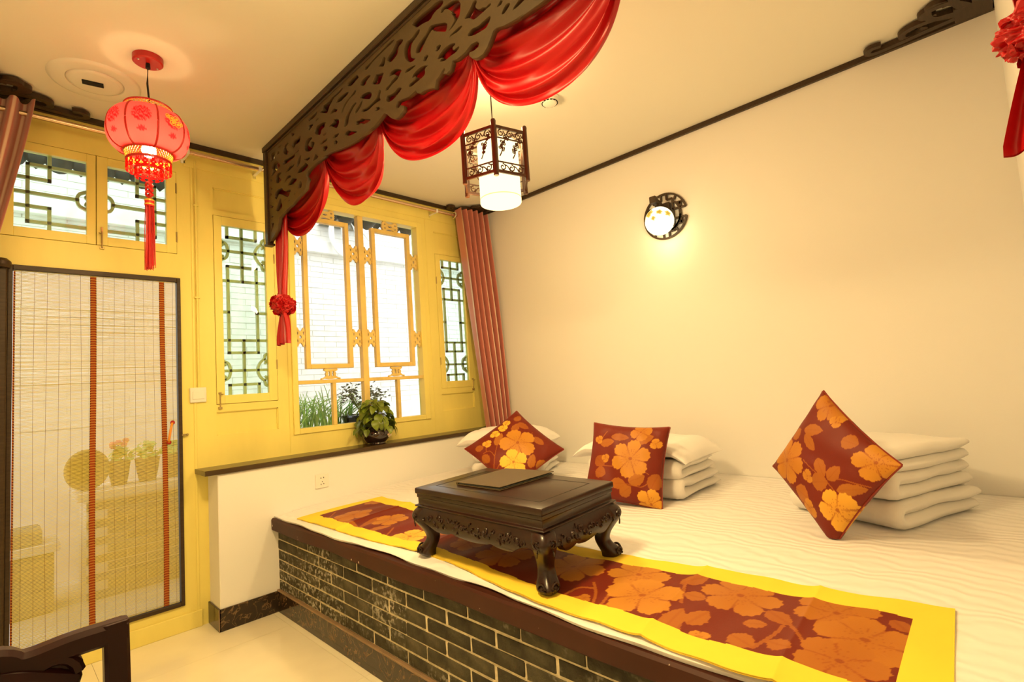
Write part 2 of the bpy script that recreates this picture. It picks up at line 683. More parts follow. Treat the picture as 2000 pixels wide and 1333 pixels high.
def pattern(P, items):
    """P (n,2); items: ('F',x,y,r,petals,val), ('L',x0,y0,x1,y1,w,val), ('S',pts,w,val) -> woven weight per point"""
    P = np.asarray(P, float)
    out = np.zeros(len(P))
    for it in sorted(items, key=lambda t: {'S': 0, 'L': 1, 'F': 2}[t[0]]):
        if it[0] == 'S':
            pts, w, val = it[1:]
            pts = [tuple(p) for p in catmull([(x, y, 0) for x, y in pts], 6)]
            for a, b in zip(pts[:-1], pts[1:]):
                a, b = np.array(a[:2]), np.array(b[:2])
                d = b - a
                t = np.clip(((P - a) @ d) / max(1e-9, d @ d), 0, 1)
                dist = np.hypot(*(P - (a + t[:, None] * d)).T)
                out[dist < w / 2] = val
        elif it[0] == 'L':
            x0, y0, x1, y1, w, val = it[1:]
            a, b = np.array((x0, y0)), np.array((x1, y1))
            d = b - a
            L = np.hypot(*d)
            e = d / L
            q = P - a
            t = (q @ e) / L
            s_ = np.abs(q @ np.array((-e[1], e[0])))
            tt = np.clip(t, 0, 1)
            prof = w * 0.5 * (np.sin(PI * tt ** 0.85)) ** 0.7 * (1 + 0.05 * np.cos(24 * tt))
            msk = (t > 0) & (t < 1) & (s_ < prof)
            v = np.full(msk.sum(), val)
            v[s_[msk] < 0.004 * max(1, w * 8)] *= 0.9
            out[msk] = v
        else:
            x, y, r, n, val = it[1:]
            q = P - np.array((x, y))
            d = np.hypot(q[:, 0], q[:, 1])
            th = np.arctan2(q[:, 1], q[:, 0]) + x * 7 + y * 3
            c = np.abs(np.cos(n / 2 * th))
            R = r * (0.62 + 0.38 * c ** 0.45) * (1 + 0.025 * np.cos(n * 5 * th))
            msk = d < R
            if not msk.any():
                continue
            v = val * (0.94 + 0.10 * d[msk] / r)
            cm = c[msk]
            dm = d[msk] / r
            v = np.where((cm < 0.13) & (dm > 0.16), val * 0.72, v)
            fil = (np.abs(np.cos(n * 2 * th[msk])) < 0.12) & (dm > 0.12) & (dm < 0.5)
            v = np.where(fil, val * 0.72, v)
            v = np.where(dm < 0.09, val * 0.6, v)
            out[msk] = v
    return out

# ---- motif positions on the woven cloths (u,v or metres) and the valance pattern (millimetres)
CP1 = [('F',0.541,0.445,0.275,5,0.72),('F',0.286,0.255,0.208,5,1.0),('F',0.582,0.845,0.081,3,0.95),('F',0.421,0.83,0.079,3,0.95),('F',0.694,0.887,0.066,2,0.9),('L',0.806,0.81,0.959,0.85,0.122,0.45),('L',0.635,0.675,0.82,0.726,0.123,0.45),('L',0.822,0.742,0.863,0.548,0.118,0.42),('L',0.284,0.652,0.498,0.761,0.125,0.55),('L',0.06,0.843,0.152,0.767,0.113,0.45),('L',0.062,0.685,0.045,0.522,0.109,0.45),('L',0.414,0.043,0.589,0.151,0.116,0.55),('L',0.498,0.004,0.685,-0.018,0.096,0.6),('L',0.803,0.377,0.815,0.19,0.123,0.45),('F',0.231,0.784,0.072,3,0.85),('S',[(-0.013,0.375),(0.144,0.514),(0.3,0.636)],0.014,0.42),('S',[(0.083,0.696),(0.162,0.649),(0.151,0.522)],0.014,0.42),('S',[(0.126,0.684),(0.207,0.776)],0.014,0.42),('S',[(0.016,0.361),(0.22,0.409)],0.014,0.42),('S',[(0.752,0.444),(0.846,0.449)],0.014,0.42)]
CP2 = [('F',0.612,0.534,0.256,6,0.7),('F',0.882,0.031,0.175,5,0.8),('F',0.684,0.906,0.136,4,0.65),('L',0.158,0.7,0.367,0.746,0.121,0.5),('L',0.653,0.758,0.852,0.859,0.143,0.5),('L',0.62,0.229,0.813,0.342,0.156,0.55),('L',0.507,0.07,0.654,0.179,0.147,0.52),('L',0.373,0.2,0.585,0.207,0.14,0.5),('L',0.883,0.189,0.971,0.395,0.16,0.45),('L',0.149,0.345,0.298,0.304,0.157,0.42),('L',0.307,0.811,0.548,0.818,0.11,0.42),('F',0.899,0.757,0.075,3,0.75),('F',0.268,0.512,0.059,3,0.7),('F',0.128,0.758,0.062,3,0.7),('L',0.123,0.518,0.262,0.415,0.159,0.4),('S',[(0.222,0.411),(0.403,0.41)],0.014,0.42),('S',[(0.585,0.207),(0.773,0.202),(0.907,0.316)],0.014,0.42),('S',[(0.75,0.408),(0.865,0.365)],0.014,0.42),('S',[(0.166,0.781),(0.234,0.888)],0.014,0.42)]
CP3 = [('F',0.27,0.795,0.245,6,0.65),('F',0.907,0.112,0.182,5,0.72),('F',0.985,0.803,0.161,5,0.62),('F',0.334,0.083,0.187,5,0.85),('L',0.657,0.831,0.808,0.645,0.119,0.5),('L',0.632,0.787,0.6,0.585,0.12,0.5),('L',0.568,0.515,0.493,0.331,0.12,0.5),('L',0.496,0.294,0.68,0.284,0.128,0.5),('L',0.345,0.412,0.482,0.282,0.17,0.5),('L',0.119,0.543,0.18,0.347,0.175,0.5),('L',0.475,0.18,0.668,0.018,0.109,0.55),('L',0.874,0.454,0.931,0.318,0.145,0.5),('F',0.353,0.484,0.071,3,0.7),('F',0.943,0.626,0.063,3,0.7),('F',0.103,0.314,0.089,3,0.7),('L',0.469,0.93,0.628,0.875,0.112,0.5),('S',[(0.438,0.622),(0.462,0.396),(0.469,0.252),(0.431,0.116)],0.014,0.42),('S',[(0.511,0.287),(0.602,0.192),(0.691,0.02)],0.014,0.42)]
RUN = [('F',1.41,-0.74,0.104,5,0.6),('F',1.468,-1.017,0.096,5,0.65),('F',1.365,-1.343,0.096,5,0.95),('F',1.623,-0.587,0.056,4,0.6),('F',1.423,-1.906,0.12,6,0.5),('F',1.462,-2.217,0.12,6,0.62),('F',1.522,-2.443,0.104,6,0.66),('F',1.399,-2.529,0.12,5,0.68),('F',1.548,-2.766,0.112,6,0.6),('F',1.577,-3.004,0.104,6,0.58),('F',1.472,-3.085,0.112,5,0.6),('F',1.353,-3.057,0.096,5,0.55),('F',1.293,-2.755,0.028,3,0.7),('F',1.296,-2.384,0.024,3,0.6),('F',1.442,-1.668,0.08,5,0.42),('L',1.331,-0.686,1.317,-0.962,0.05,0.5),('L',1.311,-1.071,1.411,-1.119,0.06,0.55),('L',1.463,-0.913,1.307,-0.98,0.05,0.45),('L',1.223,-1.084,1.309,-1.147,0.06,0.55),('L',1.227,-1.369,1.315,-1.416,0.06,0.6),('L',1.438,-2.3,1.513,-2.301,0.05,0.5),('L',1.222,-2.343,1.296,-2.384,0.06,0.5),('L',1.247,-2.467,1.337,-2.523,0.07,0.52),('L',1.515,-2.596,1.619,-2.64,0.06,0.45),('L',1.472,-2.633,1.473,-2.696,0.06,0.5),('L',1.258,-2.665,1.389,-2.666,0.06,0.5),('L',1.323,-2.705,1.415,-2.729,0.06,0.5),('L',1.336,-2.817,1.307,-2.884,0.07,0.5),('L',1.408,-2.822,1.427,-2.88,0.05,0.5),('L',1.353,-2.904,1.336,-2.961,0.06,0.5),('L',1.634,-2.862,1.666,-2.908,0.05,0.42),('L',1.61,-3.121,1.561,-3.162,0.05,0.42),('L',1.506,-2.854,1.452,-2.928,0.06,0.45),('L',1.304,-3.028,1.34,-3.108,0.08,0.5),('L',1.466,-1.402,1.455,-1.53,0.05,0.45),('L',1.284,-2.192,1.352,-2.213,0.05,0.45),('S',[(1.395,-2.352),(1.332,-2.403),(1.247,-2.439)],0.012,0.42),('S',[(1.274,-2.32),(1.34,-2.331),(1.361,-2.376)],0.012,0.42),('S',[(1.26,-2.457),(1.357,-2.437)],0.012,0.42),('S',[(1.269,-2.703),(1.36,-2.68)],0.012,0.42),('S',[(1.307,-2.884),(1.385,-2.906),(1.441,-2.913)],0.012,0.42),('S',[(1.462,-2.919),(1.377,-2.978),(1.291,-3.011)],0.012,0.42),('S',[(1.242,-1.259),(1.344,-1.203),(1.39,-1.167)],0.012,0.42),('S',[(1.265,-0.692),(1.394,-0.561)],0.012,0.42),('S',[(1.523,-2.608),(1.416,-2.645)],0.012,0.42),('S',[(1.405,-3.014),(1.304,-3.028)],0.012,0.42)]
VAL_OUT = [(-235,2768),(-235,2196),(-264,2206),(-307,2225),(-356,2250),(-372,2278),(-387,2307),(-511,2330),(-561,2331),(-598,2340),(-682,2356),(-751,2369),(-764,2399),(-782,2413),(-757,2441),(-791,2459),(-867,2467),(-990,2464),(-949,2474),(-1048,2465),(-1184,2439),(-1304,2425),(-1399,2428),(-1478,2432),(-1555,2454),(-1576,2442),(-1582,2434),(-1610,2408),(-1639,2393),(-1668,2394),(-1698,2405),(-1700,2424),(-1680,2434),(-1665,2429),(-1649,2436),(-1644,2448),(-1662,2461),(-1702,2454),(-1741,2445),(-1785,2448),(-1793,2451),(-1800,2435),(-1820,2423),(-1846,2423),(-1866,2419),(-1886,2414),(-1914,2401),(-1926,2429),(-1946,2435),(-1966,2447),(-1979,2452),(-1985,2444),(-1972,2432),(-1988,2424),(-2011,2428),(-2022,2444),(-2025,2457),(-2052,2449),(-2098,2451),(-2135,2464),(-2166,2458),(-2177,2445),(-2172,2434),(-2148,2432),(-2123,2437),(-2122,2427),(-2138,2408),(-2165,2397),(-2191,2397),(-2215,2411),(-2232,2429),(-2249,2451),(-2267,2453),(-2301,2441),(-2355,2433),(-2404,2432),(-2383,2428),(-2469,2425),(-2578,2439),(-2701,2465),(-2791,2474),(-2754,2464),(-2865,2467),(-2934,2459),(-2965,2441),(-2942,2413),(-2959,2399),(-2971,2369),(-3033,2356),(-3109,2340),(-3143,2331),(-3188,2330),(-3301,2307),(-3314,2278),(-3329,2250),(-3373,2225),(-3412,2206),(-3439,2196),(-3438,2768)]
VAL_HOLES = [[(-324,2444),(-333,2474),(-374,2486),(-401,2480),(-446,2474),(-457,2452),(-488,2437),(-568,2427),(-542,2404),(-516,2389),(-443,2429),(-392,2451),(-378,2439),(-357,2429)],[(-3358,2444),(-3350,2474),(-3313,2486),(-3288,2480),(-3247,2474),(-3237,2452),(-3209,2437),(-3137,2427),(-3160,2404),(-3184,2389),(-3250,2429),(-3296,2451),(-3309,2439),(-3328,2429)],[(-1786,2735),(-1827,2740),(-1901,2734),(-1967,2732),(-2001,2711),(-1986,2696),(-1936,2699),(-1910,2680),(-1863,2695),(-1819,2699),(-1805,2715)],[(-290,2643),(-313,2666),(-394,2659),(-400,2643),(-424,2613),(-404,2606),(-363,2601),(-294,2592),(-280,2602),(-323,2621)],[(-1803,2599),(-1808,2620),(-1838,2633),(-1880,2642),(-1905,2661),(-1927,2655),(-1969,2637),(-2010,2617),(-2011,2604),(-2002,2582),(-1975,2598),(-1929,2624),(-1921,2639),(-1894,2628),(-1867,2611),(-1848,2595),(-1834,2587)],[(-757,2581),(-759,2615),(-794,2636),(-848,2625),(-858,2614),(-820,2609),(-802,2594),(-833,2572),(-830,2600),(-867,2593),(-882,2580),(-865,2565),(-848,2552),(-799,2558)],[(-3389,2643),(-3368,2666),(-3294,2659),(-3289,2643),(-3267,2613),(-3285,2606),(-3323,2601),(-3385,2592),(-3398,2602),(-3359,2621)],[(-974,2740),(-1047,2730),(-1101,2739),(-1144,2733),(-1202,2739),(-1208,2729),(-1158,2723),(-1107,2725),(-1084,2713),(-1060,2702),(-1035,2676),(-998,2692),(-952,2712),(-961,2719),(-992,2713)],[(-1723,2624),(-1723,2661),(-1745,2683),(-1777,2675),(-1811,2687),(-1833,2688),(-1842,2680),(-1831,2666),(-1792,2658),(-1775,2647),(-1771,2606),(-1776,2594),(-1807,2578),(-1774,2576),(-1748,2591)],[(-2965,2581),(-2963,2615),(-2932,2636),(-2883,2625),(-2873,2614),(-2908,2609),(-2924,2594),(-2896,2572),(-2899,2600),(-2865,2593),(-2852,2580),(-2867,2565),(-2883,2552),(-2927,2558)],[(-2768,2740),(-2702,2730),(-2653,2739),(-2614,2733),(-2561,2739),(-2556,2729),(-2601,2723),(-2648,2725),(-2668,2713),(-2690,2702),(-2713,2676),(-2746,2692),(-2788,2712),(-2780,2719),(-2752,2713)],[(-1973,2674),(-1981,2690),(-2017,2685),(-2047,2683),(-2094,2656),(-2087,2605),(-2064,2590),(-2038,2579),(-2009,2576),(-2039,2590),(-2053,2602),(-2050,2616),(-2034,2639),(-2043,2637),(-2027,2657),(-2002,2675),(-1988,2668)],[(-880,2632),(-899,2658),(-956,2658),(-1028,2635),(-1001,2632),(-1000,2617),(-960,2618),(-951,2596),(-919,2603)],[(-1591,2677),(-1604,2688),(-1642,2697),(-1665,2723),(-1697,2719),(-1727,2703),(-1711,2691),(-1688,2689),(-1680,2663),(-1656,2655),(-1620,2652),(-1609,2665)],[(-2854,2632),(-2836,2658),(-2785,2658),(-2719,2635),(-2744,2632),(-2745,2617),(-2781,2618),(-2789,2596),(-2818,2603)],[(-463,2605),(-471,2629),(-571,2614),(-708,2617),(-678,2605),(-631,2612),(-630,2592),(-569,2593),(-494,2596)],[(-1933,2504),(-1954,2518),(-1988,2528),(-2025,2524),(-2051,2513),(-2050,2507),(-2032,2505),(-2035,2491),(-2067,2493),(-2073,2484),(-2052,2476),(-2021,2478),(-1988,2476),(-1956,2485),(-1956,2495),(-1971,2497)],[(-331,2365),(-360,2390),(-410,2424),(-422,2414),(-420,2388),(-438,2372),(-417,2352),(-371,2349)],[(-1768,2510),(-1775,2522),(-1813,2529),(-1855,2524),(-1884,2508),(-1858,2510),(-1861,2486),(-1840,2479),(-1803,2479),(-1765,2477),(-1744,2484),(-1748,2495),(-1783,2495),(-1800,2506)],[(-3232,2605),(-3225,2629),(-3134,2614),(-3010,2617),(-3037,2605),(-3079,2612),(-3080,2592),(-3136,2593),(-3204,2596)],[(-3352,2365),(-3325,2390),(-3280,2424),(-3269,2414),(-3271,2388),(-3255,2372),(-3274,2352),(-3315,2349)],[(-2103,2574),(-2122,2585),(-2144,2598),(-2161,2615),(-2182,2603),(-2166,2584),(-2188,2564),(-2207,2563),(-2221,2552),(-2236,2557),(-2249,2553),(-2246,2545),(-2220,2545),(-2205,2543),(-2178,2542),(-2151,2544),(-2136,2563)],[(-345,2536),(-354,2572),(-395,2582),(-434,2572),(-433,2561),(-400,2562),(-406,2543),(-437,2530),(-423,2519),(-384,2518)],[(-1603,2596),(-1610,2609),(-1640,2611),(-1663,2605),(-1707,2578),(-1689,2570),(-1671,2555),(-1647,2553),(-1617,2550),(-1592,2541),(-1571,2547),(-1575,2559),(-1605,2559),(-1625,2570),(-1661,2574),(-1644,2588),(-1620,2593)],[(-682,2507),(-739,2507),(-763,2516),(-783,2497),(-799,2484),(-771,2476),(-725,2472),(-646,2489),(-658,2493)],[(-594,2678),(-632,2695),(-673,2684),(-714,2688),(-706,2656),(-670,2654),(-647,2661),(-628,2647),(-605,2653)],[(-1199,2536),(-1209,2574),(-1245,2593),(-1287,2610),(-1320,2609),(-1329,2601),(-1299,2594),(-1250,2570),(-1240,2533),(-1209,2532)],[(-3339,2536),(-3331,2572),(-3294,2582),(-3258,2572),(-3259,2561),(-3289,2562),(-3284,2543),(-3255,2530),(-3268,2519),(-3303,2518)],[(-3033,2507),(-2981,2507),(-2960,2516),(-2942,2497),(-2927,2484),(-2952,2476),(-2994,2472),(-3066,2489),(-3055,2493)],[(-1454,2634),(-1484,2639),(-1495,2660),(-1526,2648),(-1570,2636),(-1558,2623),(-1539,2603),(-1522,2599)],[(-283,2732),(-346,2732),(-372,2716),(-337,2707),(-349,2686),(-301,2684),(-273,2688)],[(-1365,2537),(-1372,2550),(-1409,2539),(-1458,2541),(-1500,2548),(-1520,2577),(-1542,2567),(-1522,2541),(-1535,2522),(-1504,2527),(-1474,2527),(-1426,2522)],[(-3113,2678),(-3078,2695),(-3041,2684),(-3004,2688),(-3011,2656),(-3044,2654),(-3065,2661),(-3082,2647),(-3103,2653)],[(-477,2707),(-522,2714),(-554,2710),(-546,2699),(-515,2698),(-525,2670),(-549,2651),(-523,2642),(-474,2668)],[(-2564,2536),(-2555,2574),(-2522,2593),(-2484,2610),(-2454,2609),(-2446,2601),(-2473,2594),(-2518,2570),(-2527,2533),(-2555,2532)],[(-2113,2504),(-2140,2519),(-2175,2508),(-2206,2512),(-2240,2513),(-2243,2505),(-2232,2490),(-2214,2478),(-2180,2483),(-2149,2487)],[(-1573,2501),(-1578,2523),(-1614,2513),(-1643,2510),(-1668,2519),(-1698,2505),(-1689,2496),(-1653,2488),(-1629,2482),(-1593,2485)],[(-3395,2732),(-3338,2732),(-3314,2716),(-3346,2707),(-3335,2686),(-3379,2684),(-3404,2688)],[(-1403,2736),(-1447,2732),(-1494,2737),(-1559,2740),(-1622,2746),(-1669,2737),(-1644,2730),(-1602,2731),(-1552,2729),(-1493,2727),(-1439,2718),(-1421,2713)],[(-1044,2596),(-1060,2604),(-1090,2602),(-1091,2620),(-1134,2605),(-1154,2590),(-1149,2571),(-1123,2558),(-1095,2578),(-1067,2594)],[(-3219,2707),(-3178,2714),(-3149,2710),(-3157,2699),(-3185,2698),(-3176,2670),(-3154,2651),(-3177,2642),(-3222,2668)],[(-521,2458),(-535,2469),(-585,2484),(-649,2462),(-637,2451),(-594,2445)],[(-1346,2617),(-1385,2620),(-1433,2609),(-1462,2591),(-1461,2575),(-1442,2567),(-1412,2581)],[(-1243,2733),(-1291,2738),(-1344,2737),(-1349,2723),(-1358,2713),(-1322,2708),(-1281,2705),(-1246,2723)],[(-1307,2502),(-1312,2520),(-1350,2508),(-1363,2512),(-1387,2499),(-1452,2469),(-1415,2468),(-1372,2475),(-1361,2490),(-1336,2490)],[(-2705,2596),(-2690,2604),(-2663,2602),(-2662,2620),(-2623,2605),(-2605,2590),(-2609,2571),(-2633,2558),(-2658,2578),(-2684,2594)],[(-3179,2458),(-3167,2469),(-3121,2484),(-3063,2462),(-3074,2451),(-3113,2445)],[(-2524,2733),(-2481,2738),(-2433,2737),(-2428,2723),(-2420,2713),(-2452,2708),(-2490,2705),(-2521,2723)],[(-2466,2502),(-2462,2520),(-2427,2508),(-2415,2512),(-2394,2499),(-2335,2469),(-2368,2468),(-2407,2475),(-2417,2490),(-2440,2490)],[(-1126,2689),(-1142,2699),(-1185,2704),(-1260,2691),(-1252,2680),(-1218,2677),(-1176,2676)],[(-1358,2676),(-1378,2687),(-1422,2689),(-1457,2678),(-1463,2669),(-1438,2668),(-1420,2663),(-1418,2651),(-1388,2655)],[(-2630,2689),(-2616,2699),(-2577,2704),(-2509,2691),(-2516,2680),(-2547,2677),(-2585,2676)],[(-1196,2499),(-1217,2504),(-1244,2504),(-1263,2489),(-1333,2461),(-1268,2467),(-1235,2475)],[(-648,2524),(-657,2557),(-700,2582),(-716,2576),(-703,2555),(-696,2538),(-666,2523)],[(-2420,2676),(-2402,2687),(-2362,2689),(-2330,2678),(-2325,2669),(-2347,2668),(-2364,2663),(-2365,2651),(-2393,2655)],[(-813,2736),(-855,2738),(-930,2736),(-921,2721),(-879,2716),(-820,2722)],[(-1174,2613),(-1186,2629),(-1215,2648),(-1250,2657),(-1284,2659),(-1318,2671),(-1328,2663),(-1317,2651),(-1270,2651),(-1242,2643),(-1214,2631),(-1191,2613)],[(-2567,2499),(-2548,2504),(-2523,2504),(-2506,2489),(-2443,2461),(-2501,2467),(-2531,2475)],[(-3064,2524),(-3056,2557),(-3017,2582),(-3002,2576),(-3014,2555),(-3020,2538),(-3048,2523)],[(-2914,2736),(-2876,2738),(-2808,2736),(-2816,2721),(-2854,2716),(-2908,2722)],[(-656,2399),(-658,2424),(-689,2442),(-699,2428),(-709,2407),(-696,2391)],[(-2587,2613),(-2576,2629),(-2550,2648),(-2518,2657),(-2487,2659),(-2456,2671),(-2447,2663),(-2457,2651),(-2500,2651),(-2525,2643),(-2550,2631),(-2571,2613)],[(-258,2309),(-306,2302),(-282,2264),(-254,2252)],[(-490,2547),(-554,2562),(-621,2559),(-608,2546),(-540,2541)],[(-3057,2399),(-3055,2424),(-3027,2442),(-3018,2428),(-3009,2407),(-3020,2391)],[(-3418,2309),(-3374,2302),(-3396,2264),(-3421,2252)],[(-3207,2547),(-3149,2562),(-3088,2559),(-3100,2546),(-3162,2541)],[(-1519,2685),(-1548,2688),(-1562,2706),(-1584,2702),(-1586,2687),(-1571,2659),(-1547,2671)],[(-848,2489),(-866,2511),(-888,2520),(-902,2501),(-922,2491),(-900,2484),(-869,2486)],[(-810,2706),(-860,2693),(-872,2681),(-825,2669),(-810,2679)],[(-473,2489),(-494,2509),(-526,2519),(-569,2507),(-568,2495),(-525,2501),(-499,2494)],[(-1302,2552),(-1310,2569),(-1337,2578),(-1376,2594),(-1382,2588),(-1368,2570),(-1341,2559)],[(-964,2518),(-975,2523),(-1019,2514),(-1022,2496),(-992,2489),(-973,2500)],[(-2883,2489),(-2866,2511),(-2846,2520),(-2834,2501),(-2815,2491),(-2835,2484),(-2863,2486)],[(-2917,2706),(-2872,2693),(-2861,2681),(-2903,2669),(-2917,2679)],[(-3223,2489),(-3204,2509),(-3175,2519),(-3136,2507),(-3137,2495),(-3176,2501),(-3199,2494)],[(-2471,2552),(-2463,2569),(-2439,2578),(-2404,2594),(-2398,2588),(-2411,2570),(-2435,2559)],[(-2777,2518),(-2767,2523),(-2727,2514),(-2725,2496),(-2752,2489),(-2769,2500)],[(-1064,2656),(-1073,2667),(-1103,2671),(-1141,2652),(-1133,2641),(-1101,2652)],[(-2687,2656),(-2678,2667),(-2651,2671),(-2617,2652),(-2624,2641),(-2653,2652)],[(-942,2550),(-977,2553),(-1027,2550),(-1016,2538),(-976,2539),(-951,2540)],[(-747,2537),(-813,2528),(-818,2514),(-785,2514),(-752,2528)],[(-1722,2554),(-1729,2564),(-1762,2564),(-1807,2551),(-1788,2548),(-1755,2548),(-1733,2552)],[(-2797,2550),(-2765,2553),(-2720,2550),(-2730,2538),(-2766,2539),(-2789,2540)],[(-1078,2528),(-1102,2535),(-1139,2529),(-1152,2524),(-1128,2515),(-1091,2520)],[(-2974,2537),(-2914,2528),(-2910,2514),(-2940,2514),(-2970,2528)],[(-2009,2551),(-2027,2559),(-2049,2561),(-2079,2562),(-2095,2558),(-2092,2551),(-2065,2547),(-2035,2552)],[(-2674,2528),(-2652,2535),(-2619,2529),(-2607,2524),(-2629,2515),(-2662,2520)],[(-1090,2507),(-1114,2505),(-1131,2489),(-1121,2479),(-1093,2488)],[(-2293,2484),(-2296,2493),(-2315,2508),(-2332,2505),(-2338,2498),(-2323,2487),(-2305,2480)],[(-260,2425),(-307,2400),(-272,2396),(-258,2403)],[(-2663,2507),(-2641,2505),(-2626,2489),(-2635,2479),(-2660,2488)],[(-3416,2425),(-3373,2400),(-3405,2396),(-3418,2403)],[(-594,2746),(-641,2728),(-622,2720),(-598,2724)],[(-392,2714),(-418,2707),(-410,2688),(-377,2698)],[(-1481,2498),(-1491,2510),(-1519,2499),(-1521,2486),(-1495,2488)],[(-1849,2547),(-1858,2558),(-1878,2557),(-1887,2548),(-1871,2535),(-1856,2538)],[(-1929,2545),(-1938,2558),(-1959,2556),(-1968,2548),(-1958,2538),(-1941,2536)],[(-3113,2746),(-3070,2728),(-3088,2720),(-3109,2724)],[(-3296,2714),(-3273,2707),(-3280,2688),(-3310,2698)],[(-254,2352),(-296,2348),(-295,2335),(-260,2339)],[(-3421,2352),(-3383,2348),(-3384,2335),(-3416,2339)],[(-272,2582),(-299,2571),(-291,2559),(-270,2563)],[(-400,2736),(-453,2737),(-446,2727),(-413,2728)],[(-901,2688),(-906,2699),(-943,2695),(-938,2686)],[(-3405,2582),(-3381,2571),(-3388,2559),(-3407,2563)],[(-978,2585),(-1024,2584),(-1008,2573),(-985,2575)],[(-3289,2736),(-3241,2737),(-3247,2727),(-3277,2728)],[(-2834,2688),(-2830,2699),(-2796,2695),(-2801,2686)],[(-2765,2585),(-2723,2584),(-2737,2573),(-2758,2575)],[(-268,2533),(-301,2512),(-273,2510)],[(-2272,2524),(-2289,2533),(-2293,2536),(-2306,2528),(-2295,2519),(-2277,2520)],[(-3409,2533),(-3379,2512),(-3404,2510)],[(-265,2495),(-292,2482),(-263,2474)],[(-3411,2495),(-3387,2482),(-3413,2474)],[(-521,2371),(-546,2377),(-545,2367),(-527,2364)],[(-602,2386),(-620,2393),(-625,2383),(-607,2379)],[(-3179,2371),(-3157,2377),(-3157,2367),(-3174,2364)],[(-446,2391),(-491,2393),(-484,2385)],[(-3106,2386),(-3089,2393),(-3085,2383),(-3101,2379)],[(-3247,2391),(-3206,2393),(-3213,2385)]]
# ------------------------------------------------------------------ the room shell
XR, ZC, XL = 3.165, 2.804, -0.55
YB, YF = -3.50, -5.2          # end wall of the kang, far wall behind the camera

fl = sempty('floor')
mb = MB().box(XL, XR, YF, 0.07, -0.12, -0.012)
struct('subfloor', mb, grout_mat, fl, smooth=False)
T = 0.8
_tiles = {}
for i in range(-2, 5):
    for j in range(-7, 1):
        x0, x1 = max(XL, 0.372 + T * i), min(XR, 0.372 + T * (i + 1))
        y0, y1 = max(YF, -0.43 + T * j), min(0.0, -0.43 + T * (j + 1))
        if x1 - x0 < 0.02 or y1 - y0 < 0.02 or x0 > 1.25:
            continue
        key = (round(x1 - x0, 3), round(y1 - y0, 3))
        if key not in _tiles:
            _tiles[key] = MB().box(0.0006, key[0] - 0.0006, 0.0006, key[1] - 0.0006, -0.012, 0).mesh('tile', tile_mat, smooth=False)
        obj('tile', _tiles[key], None, fl, loc=(x0, y0, 0))

struct('ceiling', MB().box(XL - 0.1, XR + 0.1, YF - 0.1, 0.07, ZC, ZC + 0.12), ceil_mat, smooth=False)
struct('wall_right', MB().box(XR, XR + 0.12, YF - 0.1, 0.07, -0.12, ZC), white_wall, smooth=False)
struct('wall_left', MB().box(XL - 0.12, XL, YF - 0.1, 0.07, -0.12, ZC), white_wall, smooth=False)
struct('wall_back', MB().box(XL, XR, YF - 0.12, YF, -0.12, ZC), white_wall, smooth=False)
struct('wall_kang_end', MB().box(1.33, XR, YB - 0.12, YB, -0.012, ZC).box(1.14, 1.33, YB - 0.22, YB - 0.10, -0.012, ZC), white_wall, smooth=False)

# yellow timber front wall with its openings
XO = [XL, 0.028, 0.060, 0.764, 0.777, 0.9535, 1.3115, 1.430, 2.465, 2.6325, 2.9905, XR]
ops = [(0.060, 0.777, 0.137, 1.974), (0.028, 0.764, 2.1155, 2.6075), (0.9535, 1.3115, 1.2275, 2.3875),
       (1.430, 2.465, 1.030, 2.575), (2.6325, 2.9905, 1.2295, 2.3705)]
rec = [(0.953, 1.309, 1.045, 1.183), (0.957, 1.310, 2.420, 2.560), (2.632, 2.985, 1.045, 1.183), (2.632, 2.985, 2.420, 2.560)]
wall = MB()
xs = sorted(set([XL, XR] + [v for o in ops + rec for v in o[:2]]))
for a, b in zip(xs[:-1], xs[1:]):
    xm = (a + b) / 2
    gaps = sorted([(o[2], o[3]) for o in ops + rec if o[0] < xm < o[1]])
    z = -0.012
    for g0, g1 in gaps + [(ZC, ZC)]:
        if g0 > z:
            wall.box(a, b, 0.0, 0.07, z, g0)
        z = g1
wf = struct('wall_front', wall, yellow, smooth=False)
for a, b, c, d in rec:
    obj('recessed_panel', MB().box(a, b, 0.014, 0.07, c, d), yellow, wf, smooth=False)
    t = MB()
    for p, q in (((a, c), (b, c)), ((b, c), (b, d)), ((b, d), (a, d)), ((a, d), (a, c))):
        t.bar((p[0], 0.010, p[1]), (q[0], 0.010, q[1]), 0.010, 0.008, (0, 1, 0))
    obj('panel_bead', t, yellow, wf, smooth=False)
# upright boards and rails that stand a little proud of the wall
for x0, x1, z0, z1 in ((0.835, 0.848, 0.0, 2.74), (1.378, 1.384, 0.88, 2.70), (2.545, 2.551, 0.88, 2.70)):
    obj('cover_strip', MB().box(x0, x1, -0.004, 0.0, z0, z1), yellow, wf, bevel=0.0015)
obj('head_board', MB().box(0.80, XR, -0.006, 0.0, 2.655, 2.76), yellow, wf, bevel=0.002)
obj('threshold', MB().box(0.0, 0.86, -0.012, 0.0, 0.0, 0.09), yellow, wf, bevel=0.003)

